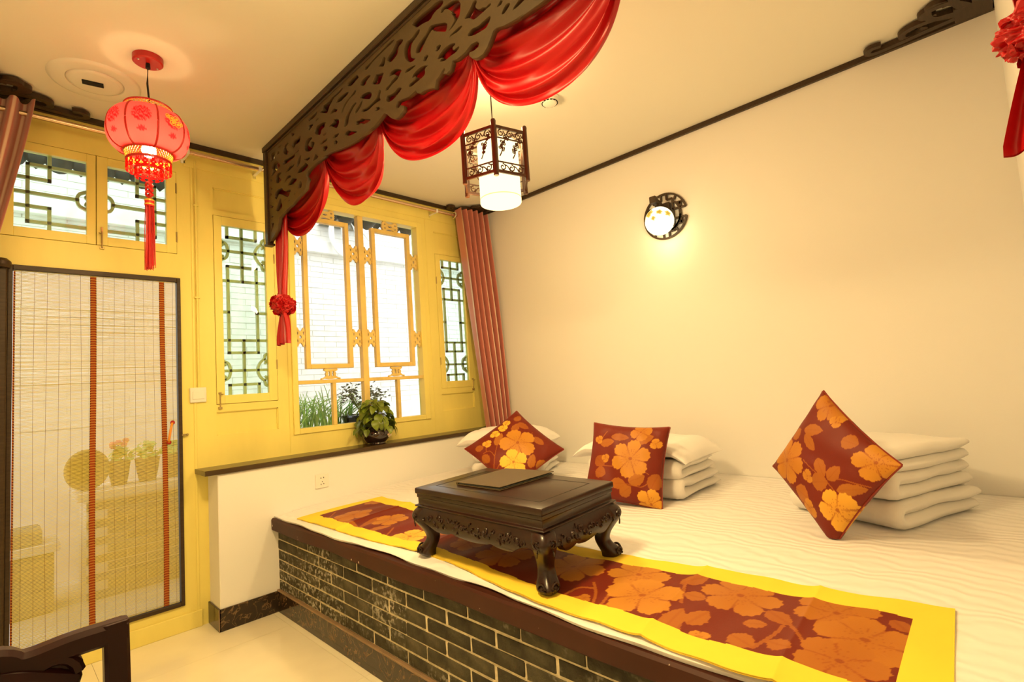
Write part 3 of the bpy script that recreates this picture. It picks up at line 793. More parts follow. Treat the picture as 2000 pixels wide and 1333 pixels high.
# dado wall under the sill
struct('wall_dado', MB().box(0.90, XR, -0.185, 0.0, -0.012, 0.842), white_wall, bevel=0.004)
bf = sempty('baseboard_front')
obj('tile', MB().box(0.893, 1.213, -0.195, -0.185, 0.0, 0.118), marble_mat, bf, bevel=0.0015)
obj('tile', MB().box(0.890, 0.900, -0.195, 0.0, 0.0, 0.118), marble_mat, bf, bevel=0.0015)
obj('joint_bead', MB().box(0.8885, 0.8925, -0.197, -0.193, 0.0, 0.121), ledge_mat, bf)
sill = MB().prism([(0, 0), (0.2, 0), (0.2, 0.021), (0.194, 0.027), (0, 0.027)], (0.835, 0.0, 0.843), (0, -1, 0), (0, 0, 1), (1, 0, 0), XR - 0.835)
struct('trim_1', sill, sill_mat, smooth=False)

# ceiling trims
struct('trim_2', MB().box(XL, XR - 0.022, -0.020, 0.0, 2.774, ZC), dark_wood, bevel=0.002)
struct('trim_3', MB().box(XR - 0.022, XR, YB, 0.0, 2.774, ZC), dark_wood, bevel=0.002)

# ------------------------------------------------------------------ windows


def casement(n, x0, x1, z0, z1, gx0, gx1, gz0, gz1, hinge_side):
    w = sempty('window_%d' % n)
    f = MB()
    f.box(x0, gx0, -0.004, 0.032, z0, z1).box(gx1, x1, -0.004, 0.032, z0, z1)
    f.box(gx0, gx1, -0.004, 0.032, z0, gz0).box(gx0, gx1, -0.004, 0.032, gz1, z1)
    obj('sash', f, yellow, w, bevel=0.0015)
    s = MB()
    for a, b, c, d in ((x0 - .012, x0 + .012, z0 - .012, z1 + .012), (x1 - .012, x1 + .012, z0 - .012, z1 + .012)):
        s.box(a, b, 0.0325, 0.069, c, d)
    for c, d in ((z0 - .012, z0 + .012), (z1 - .012, z1 + .012)):
        s.box(x0 + .012, x1 - .012, 0.0325, 0.069, c, d)
    obj('window_stop', s, yellow_trim, w, smooth=False)
    obj('pane', MB().box(gx0 - .004, gx1 + .004, 0.012, 0.016, gz0 - .004, gz1 + .004), green_glass, w, smooth=False)
    hx = x1 if hinge_side > 0 else x0
    for hz in (z0 + (z1 - z0) * .2, z0 + (z1 - z0) * .8):
        obj('hinge', MB().tube([(hx, -0.005, hz - .03), (hx, -0.005, hz + .03)], 0.004, 8), dull_metal, w)
    return w


def bars(w, segs, wd=0.016, y0=0.026, y1=0.044, name='lattice_bar'):
    for a, b in segs:
        m = MB()
        h = wd / 2
        m.box(min(a[0], b[0]) - h, max(a[0], b[0]) + h, y0, y1, min(a[1], b[1]) - h, max(a[1], b[1]) + h)
        obj(name, m, lattice_mat, w, smooth=False)


def curl(w, pts, wd=0.015, y0=0.026, y1=0.044):
    path = [Vector((p[0], (y0 + y1) / 2, p[1])) for p in catmull([(x, z, 0) for x, z in pts], 8)]
    h, d = wd / 2, (y1 - y0) / 2
    obj('cloud_scroll', MB().sweep(path, [(-d, -h), (d, -h), (d, h), (-d, h)], up=(0, 1, 0.001)) if False else
        MB().sweep(path, [(-h, -d), (h, -d), (h, d), (-h, d)], up=(0, 1, 0)), lattice_mat, w)


# two small sashes over the door
for n, x0, x1, gx0, gx1, sgn in ((1, 0.030, 0.3945, 0.080, 0.356, 1), (2, 0.3975, 0.762, 0.444, 0.713, -1)):
    w = casement(n, x0, x1, 2.118, 2.605, gx0, gx1, 2.165, 2.560, -sgn)
    mx = lambda x: x if sgn > 0 else 0.793 - x
    L = lambda x0_, z0_, x1_, z1_: ((mx(x0_), z0_), (mx(x1_), z1_))
    e = 0.368
    bars(w, [L(.13, 2.503, .13, 2.208), L(.13, 2.503, e, 2.503), L(.212, 2.572, .212, 2.432), L(.07, 2.432, .212, 2.432),
             L(.07, 2.356, .322, 2.356), L(.07, 2.286, .212, 2.286), L(.212, 2.286, .212, 2.152), L(.13, 2.208, e, 2.208)])
    curl(w, [(mx(.367), 2.412), (mx(.352), 2.402), (mx(.330), 2.388), (mx(.320), 2.357), (mx(.330), 2.325), (mx(.352), 2.312), (mx(.367), 2.300)])
    curl(w, [(mx(.367), 2.385), (mx(.356), 2.378), (mx(.360), 2.366)], 0.012)
    curl(w, [(mx(.367), 2.328), (mx(.356), 2.335), (mx(.360), 2.347)], 0.012)
    if n == 2:
        b = MB().box(0.415, 0.423, -0.010, -0.004, 2.13, 2.215).tube([(0.419, -0.012, 2.100), (0.419, -0.012, 2.19)], 0.0035, 8)
        b.tube([(0.419, -0.012, 2.175), (0.405, -0.022, 2.178)], 0.003, 6).box(0.410, 0.428, -0.012, -0.0, 2.095, 2.104)
        obj('bolt', b, dull_metal, w)

# tall lattice casements either side of the big window
for n, X0, flip in ((3, 0.0, False), (5, 0.0, True)):
    mx = (lambda x: x) if not flip else (lambda x: 3.944 - x)
    x0, x1 = sorted((mx(0.956), mx(1.309)))
    gx0, gx1 = sorted((mx(1.000), mx(1.258)))
    w = casement(n, x0, x1, 1.230, 2.385 if not flip else 2.368, gx0, gx1, 1.281 if not flip else 1.287, 2.331 if not flip else 2.325, 1 if not flip else -1)
    L = lambda a, b, c, d: ((mx(a), b), (mx(c), d))
    cx, lo, hi, bl, br = 1.124, 1.27, 2.335, 1.040, 1.209
    bars(w, [L(cx, hi, cx, 1.990), L(bl, hi, bl, 2.268), L(bl, 2.268, br, 2.268), L(br, 2.268, br, hi),
             L(.99, 2.179, 1.27, 2.179), L(bl, 2.082, br, 2.082), L(bl, 2.082, bl, 1.540), L(br, 2.082, br, 1.540), L(bl, 1.540, br, 1.540),
             L(.99, 1.990, 1.27, 1.990), L(.99, 1.792, bl, 1.792), L(br, 1.792, 1.27, 1.792), L(.99, 1.617, 1.27, 1.617),
             L(cx, 1.617, cx, lo), L(.99, 1.429, 1.27, 1.429), L(bl, 1.341, br, 1.341), L(bl, 1.341, bl, lo), L(br, 1.341, br, lo)])
    for z in (2.179, 1.429):
        curl(w, [(mx(1.268), z + .105), (mx(1.250), z + .095), (mx(1.243), z + .070), (mx(1.222), z + .050), (mx(1.207), z + .022), (mx(1.205), z),
                 (mx(1.207), z - .022), (mx(1.222), z - .050), (mx(1.243), z - .070), (mx(1.250), z - .095), (mx(1.268), z - .105)])
        curl(w, [(mx(1.243), z + .070), (mx(1.256), z + .052), (mx(1.246), z + .040)], 0.012)
        curl(w, [(mx(1.243), z - .070), (mx(1.256), z - .052), (mx(1.246), z - .040)], 0.012)
        curl(w, [(mx(0.992), z + .072), (mx(1.010), z + .058), (mx(1.034), z + .042), (mx(1.044), z), (mx(1.034), z - .042), (mx(1.010), z - .058), (mx(0.992), z - .072)])
        curl(w, [(mx(1.012), z + .055), (mx(1.016), z + .036), (mx(1.006), z + .032)], 0.012)
        curl(w, [(mx(1.012), z - .055), (mx(1.016), z - .036), (mx(1.006), z - .032)], 0.012)
    bx = mx(0.972)
    b = MB().tube([(bx, -0.011, 1.205), (bx, -0.011, 1.300)], 0.0035, 8).box(bx - .008, bx + .008, -0.011, -0.003, 1.290, 1.300)
    b.box(bx - .009, bx + .009, -0.014, 0.0, 1.200, 1.212).tube([(bx, -.012, 1.285), (bx + .014, -.022, 1.288)], 0.003, 6)
    obj('bolt', b, dull_metal, w)

# the big window
w4 = sempty('window_4')
f = MB()
for a, b, c, d in ((1.404, 1.442, 0.995, 2.605), (2.453, 2.502, 0.995, 2.605)):
    f.box(a, b, -0.013, 0.069, c, d)
f.box(1.442, 2.453, -0.013, 0.069, 2.563, 2.605).box(1.442, 2.453, -0.010, 0.069, 0.995, 1.031)
obj('window_frame', f, yellow, w4, bevel=0.003)
obj('mullion', MB().box(1.925, 1.969, -0.006, 0.045, 1.031, 2.563), yellow_trim, w4, bevel=0.002)
for a, b in ((1.442, 1.925), (1.969, 2.453)):
    obj('transom_bar', MB().box(a, b, 0.0, 0.036, 1.322, 1.347), yellow_trim, w4, bevel=0.002)
for a in (1.685, 2.209):
    obj('muntin', MB().box(a, a + 0.026, 0.0, 0.036, 1.031, 1.322), yellow_trim, w4, bevel=0.002)
for a, b in ((1.506, 1.852), (2.040, 2.387)):
    c, d, t = 1.425, 2.493, 0.031
    for bx in ((a, a + t, c, d), (b - t, b, c, d), (a + t, b - t, c, c + t), (a + t, b - t, d - t, d)):
        obj('frame_bar', MB().box(bx[0], bx[1], 0.0, 0.036, bx[2], bx[3]), yellow_trim, w4, bevel=0.002)
obj('pane', MB().box(1.436, 2.459, 0.050, 0.054, 1.027, 2.567), clear_glass, w4, smooth=False)


def butterfly(w_, h_):
    """scalloped lotus-cloud plate, 2-D outline and cut-outs"""
    q = [(.50, .0), (.44, .10), (.50, .20), (.42, .28), (.48, .38), (.38, .44), (.42, .50), (.26, .50), (.22, .42), (.12, .34), (0, .30)]
    full = q + [(-x, z) for x, z in q[::-1][1:]]
    full = full + [(-x, -z) for x, z in full[::-1][1:-1]] if False else full + [(x, -z) for x, z in full[::-1]][1:-1]
    hol = []
    for sx, sz in ((1, 1), (-1, 1), (1, -1), (-1, -1)):
        hol.append([(sx * x, sz * z) for x, z in ((.30, .10), (.38, .16), (.36, .26), (.28, .30), (.24, .20))])
    hol.append([(.14, .0), (.06, .09), (-.06, .09), (-.14, 0), (-.06, -.09), (.06, -.09)])
    S = lambda P: [(x * w_, z * h_) for x, z in P]
    return S(smooth_poly(full, 1)), [S(smooth_poly(h, 1)) for h in hol]


def ornament(cx, cz, w_, h_):
    o_, hs = butterfly(w_, h_)
    M4 = Matrix(((1, 0, 0, cx), (0, 0, -1, 0.016), (0, 1, 0, cz), (0, 0, 0, 1)))
    me = fretwork('ornament', o_, hs, 0.018, M4, yellow_trim)
    obj('ornament', me, None, w4)


def trestle(cx, cz, w_, h_):
    pts = [(.5, -.5), (.5, -.36), (.34, -.30), (.25, -.16), (.28, .05), (.22, .2), (.36, .34), (.33, .5), (.0, .46)]
    full = pts + [(-x, z) for x, z in pts[::-1][1:]] + [(-.30, -.40), (-.1, -.46), (.1, -.46), (.30, -.40)]
    hol = [[(s * x, z) for x, z in ((.06, -.22), (.15, -.14), (.12, .05), (.16, .22), (.07, .26), (.04, .0))] for s in (1, -1)]
    S = lambda P: [(x * w_, z * h_) for x, z in P]
    M4 = Matrix(((1, 0, 0, cx), (0, 0, -1, 0.016), (0, 1, 0, cz), (0, 0, 0, 1)))
    me = fretwork('ornament', S(full), [S(smooth_poly(h, 1)) for h in hol], 0.018, M4, yellow_trim)
    obj('ornament', me, None, w4)


for cx, ww in ((1.474, .064), (1.8885, .073), (2.0045, .071), (2.420, .066)):
    ornament(cx, 2.270, ww, 0.130)
    ornament(cx, 1.642, ww, 0.130)
for cx in (1.679, 2.2135):
    ornament(cx, 2.528, 0.150, 0.072)
    trestle(cx, 1.386, 0.140, 0.078)

# ------------------------------------------------------------------ the screen door
d1 = sempty('door_1')
f = MB()
f.box(0.062, 0.080, -0.014, 0.03, 0.139, 1.972).box(0.757, 0.775, -0.014, 0.03, 0.139, 1.972)
f.box(0.080, 0.757, -0.014, 0.03, 0.139, 0.160).box(0.080, 0.757, -0.014, 0.03, 1.947, 1.972)
obj('door_frame', f, dark_wood, d1, bevel=0.002)
obj('door_stile', MB().box(0.012, 0.061, -0.045, 0.0, 0.09, 1.95), dark_wood, d1, bevel=0.006)
obj('door_stile_cap', MB().lathe([(0.0, 0), (.030, .0), (.036, .012), (.034, .03), (.02, .044), (0, .048)], (0.040, -0.045, 1.945), 16), dark_wood, d1)
obj('pane', MB().box(0.081, 0.756, 0.020, 0.024, 0.161, 1.946), clear_glass, d1, smooth=False)
h = MB().tube(catmull([(0.727, -0.012, 1.146), (0.716, -0.038, 1.128), (0.708, -0.046, 1.092), (0.704, -0.038, 1.056), (0.709, -0.012, 1.038)], 6), 0.0065, 8)
ho = obj('door_handle', h, orange_plastic, d1)
for p in ((0.727, -0.012, 1.146), (0.709, -0.012, 1.038)):
    obj('handle_end', MB().sphere(p, 0.012, 12, 8), red_plastic, ho)
obj('latch', MB().box(0.772, 0.800, -0.018, -0.004, 1.066, 1.076).sphere((0.796, -0.02, 1.071), 0.007, 10, 6), dull_metal, d1)

# bamboo blind on the door
bl = thing('bamboo_blind', 'pale split bamboo blind with three red woven bands hung on the glazed door', 'blind', (0.42, -0.002, 1.94))
bamboo = translucent('pale_bamboo_slat', (0.80, 0.68, 0.24), (0.97, 0.86, 0.36), 0.65)
mb = MB()
z = 0.163
rb = random.Random(3)
while z < 1.944:
    h_ = 0.0038 + rb.random() * 0.0007
    dy = math.sin(z * 9) * 0.0010
    mb.box(0.083, 0.752, -0.0012 + dy, 0.0008 + dy, z, z + h_)
    z += 0.0064
so = obj('slat_mat', mb, bamboo, bl, smooth=False)
so['kind'] = 'stuff'
string_mat = M('tan_string', (0.36, 0.24, 0.09), 0.8, 0.2)
k = 0
x = 0.112
while x < 0.745:
    if not (abs(x - 0.379) < 0.022 or abs(x - 0.688) < 0.022):
        path = [(x + 0.003 * math.sin(z * 3 + k), -0.0030 + math.sin(z * 9) * 0.001, z) for z in np.linspace(0.163, 1.945, 24)]
        obj('string', MB().tube(path, 0.0007, 5), string_mat, bl)
    x += 0.0445
    k += 1


def band_material():
    m = M('red_and_black_woven_band', (0.36, 0.06, 0.008), 0.8, 0.2)
    nt = N(m)
    b = nt.nodes['Principled BSDF']
    a = nt.nodes.new('ShaderNodeAttribute')
    a.attribute_name = 'pat'
    r = nt.nodes.new('ShaderNodeValToRGB')
    r.color_ramp.interpolation = 'CONSTANT'
    cr = r.color_ramp
    cr.elements[0].color = (0.46, 0.22, 0.04, 1)
    cr.elements[1].position = 0.5
    cr.elements[1].color = (0.27, 0.045, 0.009, 1)
    e = cr.elements.new(0.8)
    e.color = (0.04, 0.02, 0.008, 1)
    nt.links.new(a.outputs['Fac'], r.inputs[0])
    nt.links.new(r.outputs[0], b.inputs['Base Color'])
    return m


band_mat = band_material()
for bx in (0.076, 0.379, 0.688):
    P, V = [], []
    zs = np.arange(0.163, 1.945, 0.0032)
    for i, z in enumerate(zs):
        row = []
        for j, u in enumerate((-.0128, -.0098, -.0097, .0097, .0098, .0128)):
            row.append((max(0.0815, bx + u) + 0.004 * math.sin(z * 2.6 + bx * 9) * (bx > .1), -0.0046 + math.sin(z * 9) * 0.001 - (0.0012 if i % 4 < 2 else 0), z))
            V.append((0.95 if i % 4 < 2 else 0.3) if j in (0, 1, 4, 5) else (0.65 if i % 4 < 3 else 0.2))
        P.append(row)
    o = obj('woven_band', MB().grid(P), band_mat, bl, smooth=False)
    setpat(o.data, V)

# ------------------------------------------------------------------ switch, socket, conduit
sw = thing('wall_switch', 'white square rocker switch on the yellow wall beside the door', 'light switch', (0.856, 0, 1.292))
obj('plate', MB().box(0.814, 0.898, -0.016, 0.0, 1.249, 1.335), white_plastic, sw, bevel=0.003)
obj('rocker', MB().box(0.826, 0.886, -0.020, -0.0165, 1.268, 1.312), white_plastic, sw, bevel=0.001)
so_ = thing('wall_socket', 'white square power socket on the low cream wall under the sill', 'socket', (1.494, -0.185, 0.70))
pl_ = obj('plate', MB().box(1.451, 1.537, -0.193, -0.185, 0.657, 0.743), white_plastic, so_, bevel=0.002)
for (x, z, dx, dz) in ((-.008, .019, .0025, .004), (.010, .020, .0025, .004), (0, -.004, .002, .003), (-.008, -.020, .002, .004), (.010, -.018, .002, .004)):
    obj('socket_hole', MB().box(1.494 + x - dx, 1.494 + x + dx, -0.1936, -0.1930, 0.700 + z - dz, 0.700 + z + dz), black_hole, pl_, smooth=False)
cd = thing('conduit_pipe', 'thin yellow painted cable conduit running down the wall to the switch', 'pipe', (0.861, -0.008, 1.335))
obj('pipe', MB().tube([(0.861, -0.008, 1.335), (0.861, -0.008, 2.70)], 0.0065, 10), yellow, cd)
for z in (1.86, 2.42):
    obj('clip', MB().box(0.847, 0.875, -0.0165, 0.0, z, z + 0.010), yellow, cd, bevel=0.001)

# ------------------------------------------------------------------ courtyard outside
struct('courtyard_ground', MB().box(-1.5, 8.0, 0.071, 6.0, -0.30, -0.10), paving, smooth=False)
cw = struct('courtyard_wall', MB().box(-1.5, 8.0, 2.215, 2.5, -0.10, 4.6), outer_mortar, smooth=False)
bw = MB()
r = 0
z = 1.10
rb = random.Random(5)
while z < 4.5:
    x = -1.5 + (0.14 if r % 2 else 0)
    while x < 7.8:
        if not (2.86 < z < 3.01):
            bw.box(x + .004, x + .276, 2.2085 + rb.random() * .004, 2.2155, z + .003, z + .059)
        x += 0.28
    z += 0.062
    r += 1
o = obj('brickwork', bw, outer_wall_mat, cw, smooth=False)
o['kind'] = 'stuff'
obj('rendered_dado', MB().box(-1.5, 8.0, 2.200, 2.2155, -0.10, 1.10), outer_wall_mat, cw, smooth=False)
obj('ledge', MB().box(-1.5, 8.0, 2.15, 2.2155, 2.868, 3.01), outer_wall_mat, cw, bevel=0.006)
# the eave over the window wall, seen from below through the panes
ev = sempty('roof_eave')
obj('eave_board', MB().box(-0.8, 5.0, 0.30, 0.34, 2.90, 2.98), eave_tile_mat, ev, smooth=False)
obj('eave_deck', MB().prism([(0.075, 3.06), (0.80, 2.885), (0.80, 2.90), (0.075, 3.08)], (-0.8, 0, 0), (0, 1, 0), (0, 0, 1), (1, 0, 0), 5.8), eave_tile_mat, ev, smooth=False)


def trough_tile():
    P = []
    for i, y in enumerate((0.86, 0.60, 0.30, 0.08)):
        row = []
        for j in range(9):
            a = PI + PI * j / 8
            row.append((0.072 * math.cos(a), y, 2.862 + (0.86 - y) * 0.24 + 0.085 * math.sin(a)))
        P.append(row)
    m = MB().grid(P)
    m.prism([(0.072 * math.cos(PI + PI * j / 8), 0.085 * math.sin(PI + PI * j / 8)) for j in range(9)], (0, 0.860, 2.862), (1, 0, 0), (0, 0, 1), (0, 1, 0), 0.012)
    return m.mesh('eave_tile', eave_tile_mat)


def drip_tile():
    m = MB().prism([(-.055, .01), (-.045, -.035), (0, -.085), (.045, -.035), (.055, .01)], (0, 0.875, 2.872), (1, 0, 0), (0, 0, 1), (0, 1, 0), 0.012)
    return m.mesh('drip_tile', eave_tile_mat, smooth=False)


tt, dt = trough_tile(), drip_tile()
for i in range(22):
    obj('eave_tile', tt, None, ev, loc=(-0.35 + 0.22 * i, 0, 0))
    obj('drip_tile', dt, None, ev, loc=(-0.24 + 0.22 * i, 0, 0))

# a coil of white pipe and its brackets on the far wall
cp = thing('pipe_coil', 'white pipe coil and bracket fixed high on the courtyard wall', 'pipe', (2.86, 2.16, 3.16))
obj('coil', MB().tube([(2.93 + .17 * math.cos(t), 2.10 + .01 * math.sin(3 * t), 3.10 + .24 * math.sin(t)) for t in np.linspace(0, 2 * PI, 40)[:-1]], 0.017, 8, closed=True, up=(0, 1, 0)), white_pipe, cp)
for a_, b_ in (((2.60, 2.12, 3.18), (2.82, 2.12, 3.34)), ((2.80, 2.12, 3.34), (2.80, 2.12, 2.98)), ((2.92, 2.12, 3.36), (2.93, 2.12, 3.08)), ((3.10, 2.12, 3.30), (3.28, 2.12, 3.10))):
    obj('bracket', MB().bar(a_, b_, 0.028, 0.028), white_pipe, cp)
obj('vent_box', MB().box(2.66, 3.12, 2.13, 2.20, 3.20, 3.46), planter_mat, cp, bevel=0.01)

# brick planter in front of the door, seen through the blind
pn = thing('brick_planter', 'grey brick garden planter with a pale coping seen through the bamboo blind', 'planter', (1.05, 1.55, -0.10))
obj('planter_core', MB().box(0.50, 1.90, 1.412, 1.80, -0.10, 0.60), outer_mortar, pn, smooth=False)
_pb = MB().box(0, .232, 0, .012, 0, .054).mesh('brick', planter_mat, smooth=False, bevel=0.002)
for r in range(11):
    for q in range(6):
        x = 0.50 + 0.24 * q - (0.12 if r % 2 else 0)
        if x >= 0.49 and x + .232 <= 1.905:
            obj('brick', _pb, None, pn, loc=(x - 1.05, 1.40 - 1.55, 0.004 + 0.062 * r))
obj('coping', MB().box(0.44, 1.95, 1.36, 1.84, 0.60, 0.66), planter_cap_mat, pn, bevel=0.008)
bx = thing('stone_block', 'low dark grey brick block standing on the courtyard paving left of the planter', 'block', (0.16, 1.55, -0.10))
obj('block_base', MB().box(0.0, 0.33, 1.40, 1.70, -0.10, 0.30), planter_mat, bx, bevel=0.01)
obj('block_top', MB().box(-0.02, 0.27, 1.42, 1.68, 0.36, 0.46), planter_mat, bx, bevel=0.01)
obj('block_slab', MB().box(-0.03, 0.36, 1.38, 1.72, 0.30, 0.36), planter_cap_mat, bx, bevel=0.006)
ba = thing('round_basket', 'round tan wicker basket leaning on its side on the planter coping', 'basket', (0.515, 1.55, 0.665))
obj('rim', MB().tube([(0.515 + .118 * math.cos(t), 1.50, 0.812 + .135 * math.sin(t)) for t in np.linspace(0, 2 * PI, 32)[:-1]], 0.014, 8, closed=True, up=(0, 1, 0)), wicker, ba)
obj('basket_wall', MB().grid([[(0.515 + (.118 - .030 * k) * math.cos(t), 1.50 + .04 * k, 0.812 + (.135 - .032 * k) * math.sin(t)) for t in np.linspace(0, 2 * PI, 32)[:-1]] for k in (0, 1, 2, 3)] + [[(0.515 + .004 * math.cos(t), 1.622, 0.812 + .004 * math.sin(t)) for t in np.linspace(0, 2 * PI, 32)[:-1]]], cv=True), wicker, ba)


def flower_pot(x, y, z, label, leafc, flowers, seed, rad=0.11):
    t = thing('flower_pot', label, 'flower pot', (x, y, z))
    obj('pot', MB().lathe([(0.0, 0), (rad * .65, 0), (rad * .85, .08), (rad, .17), (rad * 1.05, .18), (rad * .95, .185), (rad * .9, .165), (0, .16)], (x, y, z), 20), clay_pot, t)
    rr = random.Random(seed)
    lm = MB()
    for i in range(60):
        a, e, d = rr.random() * 2 * PI, rr.random() * PI * .5, rad * (0.5 + rr.random() * .9)
        c = Vector((x + d * math.cos(a) * math.cos(e), y + d * math.sin(a) * math.cos(e), z + .19 + d * 1.0 * math.sin(e)))
        u = Vector((rr.uniform(-1, 1), rr.uniform(-1, 1), rr.uniform(-.4, .6))).normalized()
        v = u.orthogonal()
        s = .028
        lm.add([c - u * s, c + v * s * .6, c + u * s, c - v * s * .6], [(0, 1, 2, 3)])
    o = obj('foliage', lm, leafc, t, smooth=False)
    o['kind'] = 'stuff'
    if flowers:
        fm = MB()
        for i in range(7):
            a = rr.random() * 2 * PI
            fm.sphere((x + rad * .6 * math.cos(a), y + rad * .6 * math.sin(a), z + .27 + rr.random() * .08), .022, 8, 5)
        obj('blossoms', fm, pink, t)
    return t


flower_pot(0.710, 1.56, 0.66, 'clay pot of small pink flowers beside the round basket outside the door', grass_mat, True, 1, .072)
flower_pot(0.890, 1.56, 0.66, 'clay pot with a dense bright green bush in the middle of the planter', grass_mat, False, 2, .082)
flower_pot(1.075, 1.56, 0.66, 'clay pot with pale green leaves behind the right edge of the door glass', grass_mat, False, 3, .075)

# plants just outside the big window
wl = thing('window_planter', 'narrow stone ledge outside the big window that carries the plants', 'planter', (2.2, 0.25, -0.10))
obj('ledge_body', MB().box(1.3, 3.2, 0.10, 0.55, -0.10, 0.93), planter_cap_mat, wl, bevel=0.01)
gr = thing('spider_plant', 'clump of long bright green blades outside the lower left pane of the big window', 'plant', (1.70, 0.40, 0.93))
obj('bulb', MB().sphere((1.70, 0.40, 0.96), 0.07, 12, 8, 0.6), soil, gr)


def blade_mesh(L, bend, w0):
    m = MB()
    vs = []
    for i in range(8):
        t = i / 7
        w_ = w0 * (1 - t ** 1.8) * (0.6 + 0.8 * t if t < .5 else 1.0) + 0.0006
        xx = bend * L * t ** 2
        zz = L * (t - 0.35 * bend * t ** 2.4)
        vs += [(xx, -w_, zz + .003), (xx + .004, 0, zz), (xx, w_, zz + .003)]
    fs = []
    for i in range(7):
        for j in range(2):
            fs.append((i * 3 + j, (i + 1) * 3 + j, (i + 1) * 3 + j + 1, i * 3 + j + 1))
    return m.add(vs, fs).mesh('blade', grass_mat)


_bl = [blade_mesh(.36, .15, .009), blade_mesh(.34, .6, .010), blade_mesh(.42, .95, .010), blade_mesh(.30, .35, .012)]
rg = random.Random(11)
for i in range(130):
    o = bpy.data.objects.new('blade', _bl[i % 4])
    col.objects.link(o)
    o.parent = gr
    o.location = (rg.uniform(-.26, .34), rg.uniform(-.06, .10), rg.uniform(0.0, .03))
    o.rotation_euler = (0, 0, rg.random() * 2 * PI)
    s = rg.uniform(.65, 1.1)
    o.scale = (s, s, s)
sh = thing('potted_shrub', 'small dark leaved shrub in a shallow black pot outside behind the sill plant', 'plant', (2.06, 0.26, 0.93))
obj('pot', MB().lathe([(0, 0), (.12, 0), (.15, .05), (.165, .125), (.178, .130), (.178, .145), (.150, .145), (.145, .12), (0, .12)], (2.06, 0.26, 0.93), 24), glaze, sh)
st = MB()
rs = random.Random(4)
lm = MB()
for i in range(9):
    a = rs.random() * 2 * PI
    tip = Vector((2.06 + .12 * math.cos(a), 0.26 + .09 * math.sin(a), 1.20 + rs.uniform(-.05, .08)))
    st.tube([(2.06, .26, 1.04), (2.06 + .03 * math.cos(a), .26 + .03 * math.sin(a), 1.10), tip], 0.004, 5)
    for q in range(26):
        c = tip + Vector((rs.gauss(0, .04), rs.gauss(0, .03), rs.gauss(0, .03)))
        u = Vector((rs.uniform(-1, 1), rs.uniform(-1, 1), rs.uniform(-.3, .7))).normalized()
        v = u.orthogonal()
        s_ = rs.uniform(.012, .02)
        lm.add([c - u * s_, c + v * s_ * .45, c + u * s_, c - v * s_ * .45], [(0, 1, 2, 3)])
obj('stem', st, stem_mat, sh)
o = obj('foliage', lm, shrub_mat, sh, smooth=False)
o['kind'] = 'stuff'

# ------------------------------------------------------------------ kang: the brick platform bed
kang = thing('kang_platform', 'built-in grey brick platform bed with a red brown timber edge along the room', 'platform bed', (1.215, -1.85, 0.0))
obj('mortar_core', MB().box(1.2168, XR, YB, -0.186, 0.0, 0.50), mortar_mat, kang, smooth=False)
rk = random.Random(21)


def brick_variant(L, seed):
    m = MB().box(0, 0.012, 0, L, 0, 0.0495)
    me = m.mesh('brick', brick_mat, smooth=True, bevel=0.0045, bseg=2)
    r_ = random.Random(seed)
    for v in me.vertices:
        v.co.y += r_.uniform(-.0015, .0015)
        v.co.z += r_.uniform(-.0012, .0012)
        v.co.x += r_.uniform(-.0008, .0008)
    return me


PITCH, BL = 0.2665, 0.2560
variants = [brick_variant(BL, s) for s in range(6)]
for r in range(6):
    z = 0.1285 + r * 0.0572
    y = -0.192 - (0.135 if r % 2 else 0.0)
    if r % 2:
        o = obj('brick', brick_variant(0.127, 50 + r), None, kang, loc=(1.2135 - 1.215, -0.319 + 1.85, z))
    while y - BL > YB + 0.005:
        y += rk.uniform(-.004, .004)
        obj('brick', variants[rk.randrange(6)], None, kang, loc=(1.2130 + rk.uniform(-.0015, .001) - 1.215, y - BL + 1.85, z + rk.uniform(-.0012, .0012)))
        y -= PITCH
    if y - YB > 0.05:
        L = y - YB - 0.004
        obj('brick', brick_variant(L, 80 + r), None, kang, loc=(1.2135 - 1.215, YB + .002 + 1.85, z))
cap = MB()
P = []
for y in np.linspace(-0.187, YB + .002, 60):
    w_ = 0.003 * math.sin(y * 5.1) + 0.002 * math.sin(y * 13)
    xf = 1.183 + w_
    zt = 0.5385 + 0.0025 * math.sin(y * 3.3 + 1)
    zb = 0.468 + 0.003 * math.sin(y * 7 + 2)
    P.append([(1.26, y, zb), (xf + .005, y, zb), (xf, y, zb + .006), (xf - .001, y, zt - .008), (xf + .007, y, zt), (1.26, y, zt)])
cap.grid(P, cv=True)
cap.add([p for p in P[0]], [tuple(range(6))])
cap.add([p for p in P[-1]], [tuple(range(6))])
obj('edge_rail', cap, cap_mat, kang)
obj('ledge_strip', MB().box(1.199, 1.219, YB, -0.186, 0.1165, 0.1255), ledge_mat, kang, bevel=0.002)
for a, b in ((-0.196, -1.018), (-1.0205, -1.843), (-1.8455, -2.668), (-2.6705, YB)):
    obj('plinth_tile', MB().box(1.203, 1.218, b, a, 0.0, 0.1165), marble_mat, kang, bevel=0.001)

# ------------------------------------------------------------------ bedding
BX = [1.205, 1.215, 1.25, 1.35, 1.50, 1.75, 2.20, 3.165]
BZ = [0.545, 0.552, 0.559, 0.567, 0.575, 0.585, 0.595, 0.600]


def bedz(x, y):
    z = float(np.interp(x, BX, BZ))
    return z + 0.0022 * math.sin(6.1 * y + 2.2 * x) * math.sin(3.7 * x + 1.3 * y)


